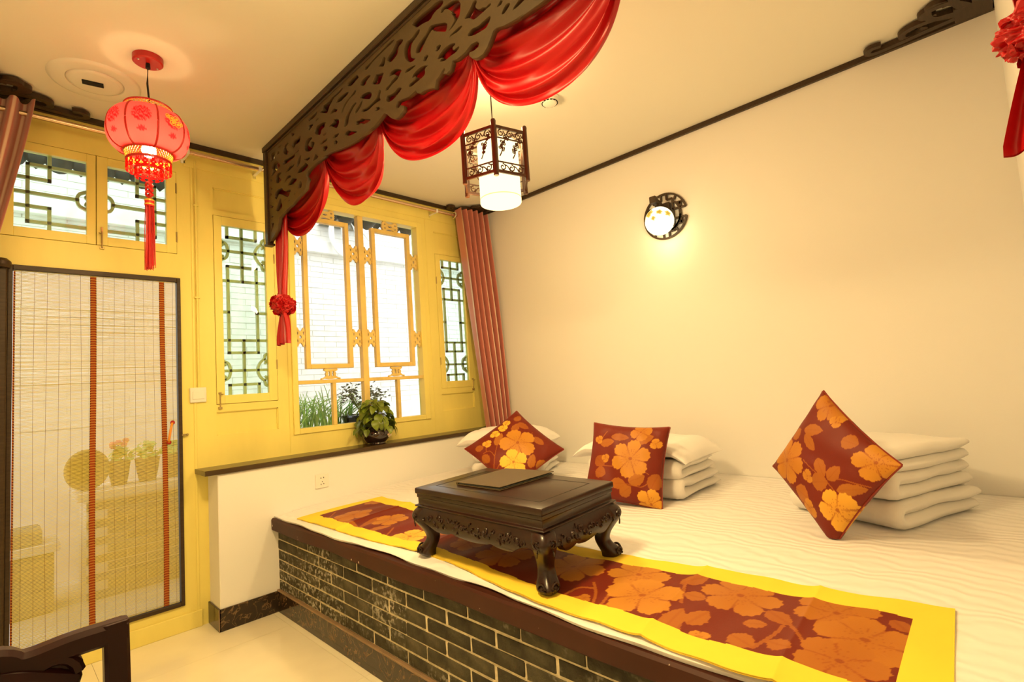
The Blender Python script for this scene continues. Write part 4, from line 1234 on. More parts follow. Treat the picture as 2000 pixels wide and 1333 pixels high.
bed = thing('bed_sheet', 'white striped bed sheet over the thin mattress covering the whole platform', 'bed sheet', (2.2, -1.85, 0.54))
P = []
ys = np.linspace(-0.189, YB + .003, 230)
xs_ = np.concatenate([np.linspace(0, .12, 14), np.linspace(.14, 1, 70)])
for y in ys:
    xf = 1.205 + 0.010 * math.sin(3.1 * y + .4) + 0.006 * math.sin(8.3 * y) + 0.003 * math.sin(21 * y)
    row = [(1.30, y, 0.5415), (xf + .014, y, 0.5415), (xf + .002, y, 0.5435), (xf - .004, y, 0.549)]
    for t in xs_:
        x = xf + (XR - .003 - xf) * t
        z = bedz(max(x, 1.2055), y)
        d = x - 1.62                       # soft pulls radiating from the table's far leg
        rr = math.hypot(x - 1.66, (y + 2.28))
        z += 0.004 * math.exp(-rr * 5) * math.sin(9 * math.atan2(y + 2.28, x - 1.62))
        z -= 0.006 * math.exp(-((x - xf) / .02) ** 2)
        if y > -0.24:
            z -= 0.012 * ((y + 0.24) / 0.05) ** 2 * (1 if x < XR - .02 else .5)
        row.append((x, y, z))
    P.append(row)
obj('sheet', MB().grid(P), sheet_mat, bed, sharp=80)
obj('mattress', MB().box(1.30, XR - .004, YB + .004, -0.192, 0.501, 0.556), sheet_edge, bed, smooth=False)

# runner of brocade with a yellow border
run = thing('bed_runner', 'long red and gold floral brocade runner with a yellow border along the bed front', 'bed runner', (1.45, -1.85, 0.56))
FY = [-3.60, -3.30, -2.85, -2.55, -2.25, -1.66, -1.15, -0.70, -0.432]
FX = [1.205, 1.205, 1.203, 1.215, 1.205, 1.280, 1.240, 1.236, 1.229]
GY = [-3.60, -3.235, -2.97, -2.65, -2.36, -2.05, -1.50, -1.0, -0.432]
GX = [1.770, 1.755, 1.715, 1.700, 1.645, 1.630, 1.680, 1.705, 1.725]
Y0r, Y1r = -0.428, -3.262
NU, NV = 760, 130
P = np.zeros((NU, NV, 3))
sv = np.linspace(0, 1, NU)
tv = np.linspace(0, 1, NV)


def smoothi(y, Y, X):
    return float(np.mean([np.interp(y + d, Y, X) for d in (-.12, -.06, 0, .06, .12)]))


for i, s in enumerate(sv):
    for j, t in enumerate(tv):
        y = Y0r + (Y1r - Y0r) * s
        if s < 0.05:
            y -= 0.085 * t * (1 - s / .05)
        if s > 0.95:
            y += 0.03 * t * (s - .95) / .05
        P[i, j, 1] = y
    yy = Y0r + (Y1r - Y0r) * s
    a, b = smoothi(yy, FY, FX), smoothi(yy, GY, GX)
    P[i, :, 0] = a + (b - a) * tv
for i in range(NU):
    for j in range(NV):
        x, y = P[i, j, 0], P[i, j, 1]
        z = bedz(max(x, 1.215), y) + 0.0065
        z += 0.0026 * math.sin(17 * y + 6 * x) * math.exp(-((x - 1.45) / .3) ** 2) + 0.0014 * math.sin(41 * y + 13 * x)
        # creases of the folded cloth
        for cy in (-0.86, -1.53, -2.62, -2.95):
            z += 0.007 * math.exp(-abs(y - cy - .05 * (x - 1.4)) / 0.018)
        P[i, j, 2] = z
q = P.reshape(-1, 3)
w_ = pattern(q[:, :2], RUN)
mb_, bb_ = MB(), MB()
idx = np.arange(NU * NV).reshape(NU, NV)
ey = 0.092 / abs(Y1r - Y0r)
fp, fb = [], []
for i in range(NU - 1):
    for j in range(NV - 1):
        s, t = (i + .5) / (NU - 1), (j + .5) / (NV - 1)
        wav = 0.006 * math.sin(s * 37) + .004 * math.sin(s * 90)
        inner = (ey < s < 1 - ey * 1.05) and (0.165 + wav < t < 0.825 + wav)
        (fp if inner else fb).append((int(idx[i, j]), int(idx[i + 1, j]), int(idx[i + 1, j + 1]), int(idx[i, j + 1])))


def submesh(name, faces, mat, extra=None, off=(0, 0, 0)):
    used = sorted({k for f_ in faces for k in f_})
    mp_ = {k: n for n, k in enumerate(used)}
    me = bpy.data.meshes.new(name)
    vs = (q[used] - np.array(off)).tolist()
    fs = [tuple(mp_[k] for k in f_) for f_ in faces]
    if extra:
        ring = extra
        base = len(vs)
        for n, k in enumerate(ring):
            vs.append((q[k] - np.array(off) - np.array((0, 0, 0.0045))).tolist())
        m = len(ring)
        for n in range(m):
            fs.append((mp_[ring[n]], mp_[ring[(n + 1) % m]], base + (n + 1) % m, base + n))
    me.from_pydata(vs, [], fs)
    me.materials.append(mat)
    me.shade_smooth()
    return me, used


ring = list(idx[:, 0]) + list(idx[-1, 1:]) + list(idx[-2::-1, -1]) + list(idx[0, -2:0:-1])
me, used = submesh('brocade_panel', fp, brocade_mat, off=run.location)
setpat(me, w_[used])
obj('brocade_panel', me, None, run)
me, used = submesh('border', fb, yellow_cloth, extra=[int(k) for k in ring], off=run.location)
obj('border', me, None, run)

# ------------------------------------------------------------------ brocade cushions


def cushion(c, yaw, tilt, spin, s, items, label, seed, floor_z):
    n = Vector((math.cos(yaw), math.sin(yaw), 0))
    rt = Vector((-math.sin(yaw), math.cos(yaw), 0))
    up = Vector((0, 0, 1))
    up2 = up * math.cos(tilt) - n * math.sin(tilt)
    n2 = n * math.cos(tilt) + up * math.sin(tilt)
    u = rt * math.cos(spin) + up2 * math.sin(spin)
    v = -rt * math.sin(spin) + up2 * math.cos(spin)
    c = Vector(c)
    t = thing('cushion', label, 'cushion', c, 'red and gold brocade cushions on the bed')
    n_ = 150
    g = np.linspace(-1, 1, n_)
    U, V = np.meshgrid(g, g, indexing='ij')
    X = U * (1 - 0.075 * (1 - V ** 2)) * s / 2 * 1.02
    Y = V * (1 - 0.075 * (1 - U ** 2)) * s / 2 * 1.02
    H = 0.072 * (np.clip((1 - U ** 2) * (1 - V ** 2), 0, 1)) ** 0.42
    H = H + 0.004 * np.sin(9 * U + 4 * V + seed) * (1 - np.maximum(abs(U), abs(V))) + 0.0035 * np.cos(14 * V * U + seed) * np.maximum(abs(U), abs(V)) * (1 - np.maximum(abs(U), abs(V))) * 4
    w = pattern(np.stack([(U.ravel() + 1) / 2, (V.ravel() + 1) / 2], 1), items)
    for nm, sg in (('front_panel', 1), ('back_panel', -1)):
        pts = []
        for x, y, h in zip(X.ravel(), Y.ravel(), H.ravel()):
            p = u * x + v * y + n2 * (h * sg)
            zz = p.z + c.z
            if zz < floor_z:
                d = floor_z - zz
                p = p + n2 * (d * 0.35 * sg) + up * d
                p.z = floor_z - c.z + 0.001 * math.sin(x * 300) + .0012
            pts.append(p)
        m = MB().grid(np.array([tuple(p) for p in pts]).reshape(n_, n_, 3))
        o = obj(nm, m, brocade_mat, t, world=False, sharp=80)
        setpat(o.data, w)
    e = list(range(n_))
    rim = [(i, 0) for i in e] + [(n_ - 1, i) for i in e[1:]] + [(i, n_ - 1) for i in e[::-1][1:]] + [(0, i) for i in e[::-1][1:-1]]
    path = []
    for i, j in rim[::3]:
        p = u * X[i, j] + v * Y[i, j]
        if p.z + c.z < floor_z + .004:
            p.z = floor_z - c.z + .004
        path.append(p)
    obj('piping', MB().tube(path, 0.0034, 6, closed=True, up=n2), piping_mat, t, world=False)
    return t


cushion((2.393, -1.032, 0.812), -2.402, 0.771, 0.704, 0.45, CP1, 'brocade cushion standing on its corner nearest the window and curtain', 1, 0.597)
cushion((2.295, -1.931, 0.792), -2.897, 0.415, -0.073, 0.405, CP2, 'upright square brocade cushion in the middle of the three on the bed', 2, 0.597)
cushion((2.250, -2.859, 0.850), -3.696, 0.197, 0.932, 0.405, CP3, 'brocade cushion tilted on its corner against the rightmost quilt', 3, 0.599)

# ------------------------------------------------------------------ folded quilts and white pillows


def fold(o, d1, d2, L1, L2, z0, h, seed, amp=.014):
    """one doubled layer of a folded quilt: a thick ribbon bent back on itself at the near end, pulled along d2"""
    o, D1, D2 = Vector(o), Vector((*d1, 0)), Vector((*d2, 0))
    t = h / 4                                     # half thickness of the cloth
    path = [(L1 - L1 * .93 * i / 12, t) for i in range(13)]
    ax = L1 * .07
    path += [(ax - t * 1.15 * math.sin(PI * i / 8) - .0, 2 * t - t * math.cos(PI * i / 8)) for i in range(1, 8)]
    path += [(ax + (L1 - ax) * i / 12 * (.97 + .03 * math.sin(seed)), 3 * t) for i in range(13)]
    n = len(path)
    nrm = []
    for i in range(n):
        a, b = path[max(i - 1, 0)], path[min(i + 1, n - 1)]
        dx, dz = b[0] - a[0], b[1] - a[1]
        l = math.hypot(dx, dz)
        nrm.append((-dz / l, dx / l))
    rows = []
    nj = 26
    for j in range(nj + 1):
        q_ = j / nj
        e = 1.0
        edge = min(q_, 1 - q_)
        if edge < .09:
            e = .22 + .78 * math.sqrt(max(0, 1 - (1 - edge / .09) ** 2))
        loop = []
        for i in range(n):
            te = t * 1.04 * e * (1 if 0 < i < n - 1 else .80)
            loop.append((path[i][0] - nrm[i][0] * te, path[i][1] - nrm[i][1] * te, i))
        for i in range(n - 1, -1, -1):
            te = t * .96 * e * (1 if 0 < i < n - 1 else .80)
            loop.append((path[i][0] + nrm[i][0] * te, path[i][1] + nrm[i][1] * te, i))
        row = []
        for x, z, i in loop:
            y = L2 * q_
            p = o + D1 * x + D2 * y
            v = Vector((p.x * 4.2 + seed * 5.1, p.y * 4.2, (z + z0) * 7))
            k_ = noise.noise(v)
            p = p + D1 * (noise.noise(v * 1.3 + Vector((5, 1, 2))) * amp * 1.3) + D2 * (noise.noise(v * .8 + Vector((9, 4, 7))) * amp * 2.0 * (1 if i > n / 2 else .8))
            p.z = z0 + z + (k_ * amp + noise.noise(v * 2.6) * amp * .45) * min(1, z / h * 1.6)
            row.append(tuple(p))
        rows.append(row)
    m = MB().grid(np.array(rows), cv=True)
    k = 2 * n
    # caps as quads along the ribbon
    for b, flip in ((0, False), (nj * k, True)):
        for i in range(n - 1):
            f = (b + i, b + i + 1, b + k - 2 - i, b + k - 1 - i)
            m.f.append(f if flip else f[::-1])
    return m


def quilt(near, d1, d2, L1, L2, z0, layers, label, seed):
    c = Vector((near[0], near[1], z0)) + Vector((*d1, 0)) * L1 / 2 + Vector((*d2, 0)) * L2 / 2
    t = thing('folded_quilt', label, 'quilt', c, 'folded white quilts along the wall')
    z = z0 + .001
    for k, (h, i1, i2) in enumerate(layers):
        o = (near[0] + d1[0] * i1 + d2[0] * i2, near[1] + d1[1] * i1 + d2[1] * i2, 0)
        obj('quilt_fold', fold(o, d1, d2, L1 - i1 * 1.5, L2 - i2 * 1.5, z, h, seed + k), quilt_mat, t, sharp=80)
        z += h - 0.004
    return t, z


def pillow(near, d1, d2, L1, L2, z0, h, label, seed, droop=0.0):
    c = Vector((near[0], near[1], z0)) + Vector((*d1, 0)) * L1 / 2 + Vector((*d2, 0)) * L2 / 2
    t = thing('pillow', label, 'pillow', c, 'white pillows on the quilts')
    D1, D2 = Vector((*d1, 0)), Vector((*d2, 0))
    n_ = 60
    for nm, sg in (('top_face', 1), ('under_face', -1)):
        rows = []
        for i in range(n_ + 1):
            row = []
            for j in range(n_ + 1):
                u, v = 2 * i / n_ - 1, 2 * j / n_ - 1
                x = u * (1 - .05 * (1 - v * v)) * L1 / 2
                y = v * (1 - .07 * (1 - u * u)) * L2 / 2
                hh = h / 2 * ((1 - u ** 2) * (1 - v ** 2)) ** .38
                p = D1 * x + D2 * y
                q_ = (p + c) * 7 + Vector((seed, seed * 2, 0))
                p.z = h / 2 + sg * hh + (noise.noise(q_) * .010 + noise.noise(q_ * 2.3) * .005) * (1 if sg > 0 else 0.3) * min(1, hh / (.2 * h))
                p.z -= droop * max(0, abs(v) - .72) ** 1.4 * 2.4
                row.append(tuple(p))
            rows.append(row)
        obj(nm, MB().grid(np.array(rows)), pillow_mat, t, world=False, sharp=80)
    return t


BZ0 = 0.599
a1 = (0.417, -0.909)      # along the left quilt's front face
t, z = quilt((2.63, -1.06), (0.909, 0.417), (-0.417, 0.909), 0.40, 0.52, BZ0, [(.098, 0, 0), (.095, .01, .01)], 'folded white quilt behind the cushion nearest the curtain', 31)
pillow((2.60, -1.12), (0.909, 0.417), (-0.417, 0.909), 0.42, 0.66, z - .004, 0.155, 'white pillow lying on the quilt nearest the window and curtain', 3, .10)
t, z = quilt((2.425, -2.165), (1, 0.03), (-0.03, 1), 0.47, 0.56, BZ0, [(.098, 0, 0), (.096, .012, .012)], 'folded white quilt behind the upright middle cushion', 41)
pillow((2.425, -2.19), (1, 0.03), (-0.03, 1), 0.50, 0.70, z - .006, 0.110, 'white pillow lying on the quilt behind the upright middle cushion', 5, .13)
t, z = quilt((2.355, -3.045), (0.92, -0.39), (0.39, 0.92), 0.53, 0.46, BZ0, [(.108, 0, 0), (.104, .006, .008), (.098, .022, .016)], 'tall folded white quilt of three thick folds at the right end of the bed', 51)

# ------------------------------------------------------------------ kang table
tb = thing('kang_table', 'low dark carved kang table with cabriole legs standing on the brocade runner', 'table', (1.448, -1.940, 0.5745))
W2, D2_ = 0.202, 0.3515      # half sizes: x, y
H0 = 0.273                   # top above the feet


def rect_ring(hx, hy, z):
    return [(-hx, -hy, z), (hx, -hy, z), (hx, hy, z), (-hx, hy, z)]


def stack_rings(rings):
    m = MB()
    vs = [p for r in rings for p in r]
    fs = []
    for i in range(len(rings) - 1):
        for j in range(4):
            fs.append((i * 4 + j, i * 4 + (j + 1) % 4, (i + 1) * 4 + (j + 1) % 4, (i + 1) * 4 + j))
    fs.append((3, 2, 1, 0))
    b = (len(rings) - 1) * 4
    fs.append((b, b + 1, b + 2, b + 3))
    return m.add(vs, fs)


gi = 0.062
top = stack_rings([rect_ring(W2 - .010, D2_ - .010, .2475), rect_ring(W2 - .003, D2_ - .003, .2490), rect_ring(W2, D2_, .2520), rect_ring(W2, D2_, .2690), rect_ring(W2 - .003, D2_ - .003, H0)])
obj('table_top', top, table_wood, tb, world=False, bevel=0.0012)
ins = MB()
g0, g1 = W2 - gi, D2_ - gi
for x0, x1, y0, y1 in ((-g0, g0, -g1, -g1 + .0028), (-g0, g0, g1 - .0028, g1), (-g0, -g0 + .0028, -g1, g1), (g0 - .0028, g0, -g1, g1)):
    ins.box(x0, x1, y0, y1, H0 - .001, H0 + .0004)
obj('inlay_groove', ins, black_hole, tb, world=False, smooth=False)
obj('waist', stack_rings([rect_ring(W2 - .012, D2_ - .012, .196), rect_ring(W2 + .002, D2_ + .002, .198), rect_ring(W2 + .004, D2_ + .004, .2015), rect_ring(W2 + .002, D2_ + .002, .2045), rect_ring(W2 - .006, D2_ - .006, .2065), rect_ring(W2 - .008, D2_ - .008, .2085), rect_ring(W2 - .008, D2_ - .008, .2330), rect_ring(W2 - .005, D2_ - .005, .2350), rect_ring(W2 - .005, D2_ - .005, .2490)]), table_wood, tb, world=False, bevel=0.001)
obj('frame_core', MB().box(-W2 + .03, W2 - .03, -D2_ + .03, D2_ - .03, .150, .197), table_wood, tb, world=False, smooth=False)


def bulge_at(z):
    """how far the apron and shoulders swell out at height z"""
    t_ = (z - .105) / .095
    return .020 * math.sin(PI * min(1.0, max(0.0, t_)) ** .85)


def apron(half, fixed, axis, sg):
    """bulged apron with a bracketed lower edge"""
    P = []
    for i in range(81):
        t = -1 + 2 * i / 80
        a = abs(t)
        low = .122 - .010 * math.exp(-((a - .0) / .22) ** 2) + .007 * math.exp(-((a - .34) / .05) ** 2) - .008 * math.exp(-((a - .55) / .14) ** 2)
        if a > .66:
            low += .026 * math.sin(PI * min(1, (a - .66) / .34) * .62)
        row = []
        for j in range(13):
            z = low + (.198 - low) * j / 12
            row.append((t * half, fixed + bulge_at(z), z))
        for j in range(12, -1, -1):
            row.append((t * half, fixed - .016, low + (.198 - low) * j / 12))
        P.append(row)
    P = np.array(P)
    Q = P.copy()
    if axis == 'x':
        Q[..., 0] = P[..., 0]
        Q[..., 1] = sg * P[..., 1]
    else:
        Q[..., 0] = sg * P[..., 1]
        Q[..., 1] = P[..., 0]
    return MB().grid(Q, cv=True)


def carve(half, fixed, axis, sg, seed):
    r_ = random.Random(seed)
    m = MB()
    put = lambda a, z, e=0.0: (a, sg * (fixed + bulge_at(z) + e), z) if axis == 'x' else (sg * (fixed + bulge_at(z) + e), a, z)
    n_ = int(half / .0115)
    for i in range(n_):
        t = -half * .86 + 2 * half * .86 * i / (n_ - 1)
        zc = .158 + r_.uniform(-.014, .014)
        r0 = r_.uniform(.008, .017)
        a0 = r_.random() * 2 * PI
        pts = spiral((t, zc), r0, .002, a0, a0 + r_.choice((-1, 1)) * r_.uniform(3.0, 6.0), 12)
        m.tube([put(p[0], min(.190, max(.128, p[1])), .0012) for p in pts], .0036, 5, scale=lambda s: 1.15 - .6 * s)
    # leaf sprays
    for i in range(n_):
        t = -half * .84 + 2 * half * .84 * r_.random()
        zc = .160 + r_.uniform(-.02, .016)
        d = r_.random() * 2 * PI
        pts = [(t + s_ * .016 * math.cos(d + .5 * s_), min(.190, max(.128, zc + s_ * .016 * math.sin(d + .5 * s_)))) for s_ in (0, .25, .5, .75, 1)]
        m.tube([put(p[0], p[1], .0008) for p in pts], .0038, 5, scale=lambda s: .35 + 1.1 * math.sin(PI * s))
    return m


hx_, hy_ = W2 - .030, D2_ - .030
for k, (half, fx, ax, sg) in enumerate(((hx_, D2_ - .002, 'x', 1), (hx_, D2_ - .002, 'x', -1), (hy_, W2 - .002, 'y', 1), (hy_, W2 - .002, 'y', -1))):
    a = obj('apron', apron(half, fx, ax, sg), table_wood, tb, world=False, sharp=50)
    obj('relief_carving', carve(half, fx, ax, sg, 60 + k), table_wood, a, world=False)


def leg_mesh(sx, sy):
    # centre line in the diagonal plane; out = offset from the top corner along the diagonal
    prof = [(.1975, -.034, .034), (.188, -.026, .038), (.172, -.018, .0405), (.155, -.016, .040), (.136, -.021, .037), (.115, -.031, .033), (.092, -.040, .029), (.070, -.043, .027),
            (.052, -.038, .029), (.036, -.029, .034), (.022, -.022, .037), (.010, -.022, .035), (.0, -.026, .028)]
    pr = catmull([(z, o_, w_) for z, o_, w_ in prof], 4)
    rows = []
    for z, o_, w_ in pr:
        row = []
        for j in range(24):
            a = 2 * PI * j / 24
            ca, sa = math.cos(a), math.sin(a)
            # rounded square section, edge towards the outside corner
            rx = math.copysign(abs(ca) ** .62, ca) * w_
            ry = math.copysign(abs(sa) ** .62, sa) * w_
            row.append((sx * (W2 + o_ + rx * .92), sy * (D2_ + o_ + ry * .92), z))
        rows.append(row)
    m = MB().grid(np.array(rows), cv=True)
    m.f.append(tuple(range(23, -1, -1)))
    b = (len(pr) - 1) * 24
    m.f.append(tuple(b + i for i in range(24)))
    return m


for sx in (-1, 1):
    for sy in (-1, 1):
        lg = obj('leg', leg_mesh(sx, sy), table_wood, tb, world=False, sharp=60)
        vm = MB()
        for ex, ey in ((1, 0), (0, 1)):
            c = Vector((sx * (W2 - .022 + .0335 * ex), sy * (D2_ - .022 + .0335 * ey), .024))
            pts = spiral((0, 0), .0185, .004, -.6, -.6 + 2 * PI * 1.35, 26)
            path = [(c.x + (0 if ex else sx * p[0]), c.y + (0 if ey else sy * p[0]), c.z + p[1]) for p in pts]
            vm.tube(path, .0042, 6, scale=lambda s: 1.1 - .5 * s)
        obj('volute', vm, table_wood, lg, world=False)
        for ex, ey in ((1, 0), (0, 1)):
            km = MB()
            pts = spiral((0, 0), .016, .003, 1.0, 1.0 + 2 * PI * 1.3, 20) + [(.004, -.006), (.002, -.022), (-.002, -.036)]
            km.tube([(sx * (W2 - .016 + (.0375 if ex else 0)) + (0 if ex else sx * p[0]), sy * (D2_ - .016 + (.0375 if ey else 0)) + (0 if ey else sy * p[0]), .160 + p[1]) for p in pts], .003, 5)
            obj('shoulder_carving', km, table_wood, lg, world=False)
tb.rotation_euler = (0, math.radians(-2.2), math.radians(-0.5))

# the leatherette folder on the table
fo = thing('menu_folder', 'brown leatherette menu folder lying closed on the kang table', 'folder', (1.51, -1.835, 0.8485))
fe = [(1.345, -1.735), (1.347, -1.985), (1.640, -2.005), (1.622, -1.742)]


def quad_slab(Q, z0, z1, tiltx=0.0):
    s_ = lambda x: .0384 * (x - 1.448) - .0010
    return MB().add([(x, y, z0 + s_(x) + tiltx * (y + 1.7)) for x, y in Q] + [(x, y, z1 + s_(x) + tiltx * (y + 1.7)) for x, y in Q],
                    [(3, 2, 1, 0), (4, 5, 6, 7), (0, 1, 5, 4), (1, 2, 6, 5), (2, 3, 7, 6), (3, 0, 4, 7)])


ins_ = [(x + (1.49 - x) * .03, y + (-1.865 + .02 - y) * .04) for x, y in fe]
obj('lower_cover', quad_slab(fe, 0.8495, 0.8525), folder_mat, fo, bevel=0.001)
obj('pages', quad_slab(ins_, 0.8530, 0.8565), folder_page, fo, bevel=0.001)
obj('upper_cover', quad_slab(fe, 0.8575, 0.8605, -0.012), folder_mat, fo, bevel=0.001)
obj('spine', MB().tube([(fe[0][0], fe[0][1] + .001, .8552 - .0050), (fe[3][0], fe[3][1] + .001, .8552 + .0057)], 0.0058, 10), folder_mat, fo)

# ------------------------------------------------------------------ the pot plant on the sill
pp = thing('potted_pothos', 'leafy green pothos in a dark brown glazed pot on the window sill', 'potted plant', (1.950, -0.095, 0.870))
pot = obj('pot', MB().lathe([(0, 0), (.066, 0), (.070, .006), (.066, .014), (.080, .030), (.098, .052), (.103, .070), (.098, .088), (.082, .104), (.074, .112), (.080, .120), (.084, .124), (.080, .127), (.072, .122), (.068, .108), (0, .106)], (1.950, -0.095, 0.870), 36), glaze, pp)
fl_ = MB()
for k in range(9):
    a = math.radians(-62 + 9 * math.sin(k * 2.4)) + .03 * k
    zz = .052 + .03 * ((k * 37) % 10) / 10
    r_ = .1025 if zz < .075 else .099
    fl_.sphere((1.950 + r_ * math.cos(a), -.095 + r_ * math.sin(a), .870 + zz), .0075, 8, 5)
obj('painted_blossom', fl_, M('cream_glaze', (.75, .62, .42), .3, .5), pot)
obj('soil', MB().lathe([(0, .1075), (.066, .1085), (.066, .110), (0, .1125)], (1.950, -0.095, 0.870), 20), soil, pp)


def leaf_mesh(L, w0, fold, curl_):
    rows = []
    for i in range(11):
        t = i / 10
        w_ = w0 * math.sin(PI * min(1, t * .93 + .07)) ** .75 * (1 - .45 * t) * 1.25 + .0004
        for_row = []
        for j in (-1, -.5, 0, .5, 1):
            for_row.append((L * t * math.cos(curl_ * t), w_ * j, -L * t * math.sin(curl_ * t) * .9 + abs(j) * w_ * fold))
        rows.append(for_row)
    return MB().grid(np.array(rows)).mesh('leaf', leaf_mat)


_lv = [leaf_mesh(.088, .030, .30, .5), leaf_mesh(.100, .034, .25, .8), leaf_mesh(.075, .027, .4, .3), leaf_mesh(.095, .030, .2, 1.0)]
rp = random.Random(17)
stm = MB()
for i in range(104):
    a = rp.random() * 2 * PI
    lvl = rp.random() ** .8
    rad = .03 + .12 * (1 - lvl) ** .6 * rp.uniform(.5, 1.0)
    zz = .115 + .185 * lvl ** .9 + rp.uniform(-.01, .015)
    b = Vector((rad * math.cos(a), rad * math.sin(a) * .85, zz))
    if b.y > .06:
        b.y = .06 - rp.random() * .04
    if 0.870 + b.z < .99 and abs(b.x) < .09 and rad < .08:
        b.z += .05
    o = bpy.data.objects.new('leaf', _lv[i % 4])
    col.objects.link(o)
    o.parent = pp
    o.location = b
    down = rp.uniform(-.25, .45) + (1 - lvl) * .45
    yaw = a + rp.uniform(-.6, .6)
    if b.y > .02 and math.sin(yaw) > 0:
        yaw = -yaw
    o.rotation_euler = (rp.uniform(-.4, .4), down, yaw)
    s = rp.uniform(.68, 1.0)
    o.scale = (s, s, s)
    if i % 2 == 0:
        stm.tube(catmull([(0.01 * math.cos(a), .01 * math.sin(a), .10), (b.x * .4, b.y * .4, .10 + (zz - .10) * .75 + .02), tuple(b)], 5), .0016, 5)
obj('stems', stm, stem_mat, pp, world=False)

# ------------------------------------------------------------------ carved valance over the bed front
VX = 1.205
va = thing('carved_valance', 'dark brown fretwork valance hung from the ceiling above the bed front', 'valance', (VX, -1.85, ZC))
M4 = Matrix(((0, 0, 1, 0.006), (1, 0, 0, 1.85), (0, 1, 0, -ZC), (0, 0, 0, 1)))
me = fretwork('fret_board', [(a / 1000, b / 1000) for a, b in VAL_OUT], [[(a / 1000, b / 1000) for a, b in (smooth_poly(h, 1) if len(h) > 6 else h)] for h in VAL_HOLES], 0.018, M4, panel_wood, bev=0.0012)
obj('fret_board', me, None, va)
YA, YZ = -0.190, -3.488
for nm, b in (('top_rail', (VX - .022, VX + .022, YZ, YA, 2.770, ZC)), ('top_moulding', (VX - .010, VX + .018, YZ + .045, YA - .045, 2.757, 2.770))):
    obj(nm, MB().box(*b), dark_wood, va, bevel=0.004)
obj('end_stile', MB().box(VX - .016, VX + .020, YA - .045, YA, 2.190, 2.770), dark_wood, va, bevel=0.004)
obj('end_stile', MB().box(VX - .016, VX + .020, YZ, YZ + .045, 2.190, 2.770), dark_wood, va, bevel=0.004)
for y in (YA, YZ + .045):
    obj('stile_foot', MB().box(VX - .020, VX + .026, y - .048, y + .003, 2.176, 2.190), dark_wood, va, bevel=0.002)

# red satin drape behind it: five swags
dr = thing('satin_drape', 'bright red satin drape of five swags hung behind the fretwork valance', 'drape', (1.29, -1.85, 2.75))
PT = [(-0.245, 2.420), (-0.870, 2.53), (-1.430, 2.485), (-2.085, 2.455), (-2.720, 2.46), (-3.430, 2.42)]
BOT = [2.205, 2.190, 2.222, 2.195, 2.20]
for k in range(5):
    (ya, za), (yb, zb) = PT[k], PT[k + 1]
    nu, nv = 90, 120
    P = np.zeros((nu, nv, 3))
    for i in range(nu):
        u = i / (nu - 1)
        bell = (4 * u * (1 - u))
        for j in range(nv):
            v = j / (nv - 1)
            ze = (za + (zb - za) * u)
            top = 2.798
            base = ze + (top - ze) * (1 - v) ** 1.7
            sag = (min(za, zb) * .5 + max(za, zb) * .5 - BOT[k]) * v ** 1.15
            z = base - sag * bell ** .62
            env = bell ** .45 * math.sin(PI * min(1, v * 1.02)) ** .5 if 0 < v < 1 else 0
            fo_ = math.sin(2 * PI * (5.5 * v ** 1.1 + .35 * math.sin(PI * u + k)) + .8 * k)
            fo2 = math.sin(2 * PI * (11 * v + .8 * u + .3 * k))
            x = 1.243 + .016 + .060 * bell ** .8 * math.sin(PI * v * .62) * v + .016 * fo_ * (.35 + .65 * bell) * min(1, v * 4) + .006 * fo2 * min(1, v * 3)
            gath = .5 - .5 * math.cos(PI * u)
            y = ya + (yb - ya) * (u * .55 + gath * .45)
            if v > .02:
                y += .010 * math.sin(2 * PI * 6 * v) * (1 - bell)
            z += .007 * fo_ * bell
            P[i, j] = (max(1.228, x), y, z)
    obj('swag', MB().grid(P), red_satin, dr, sharp=80)


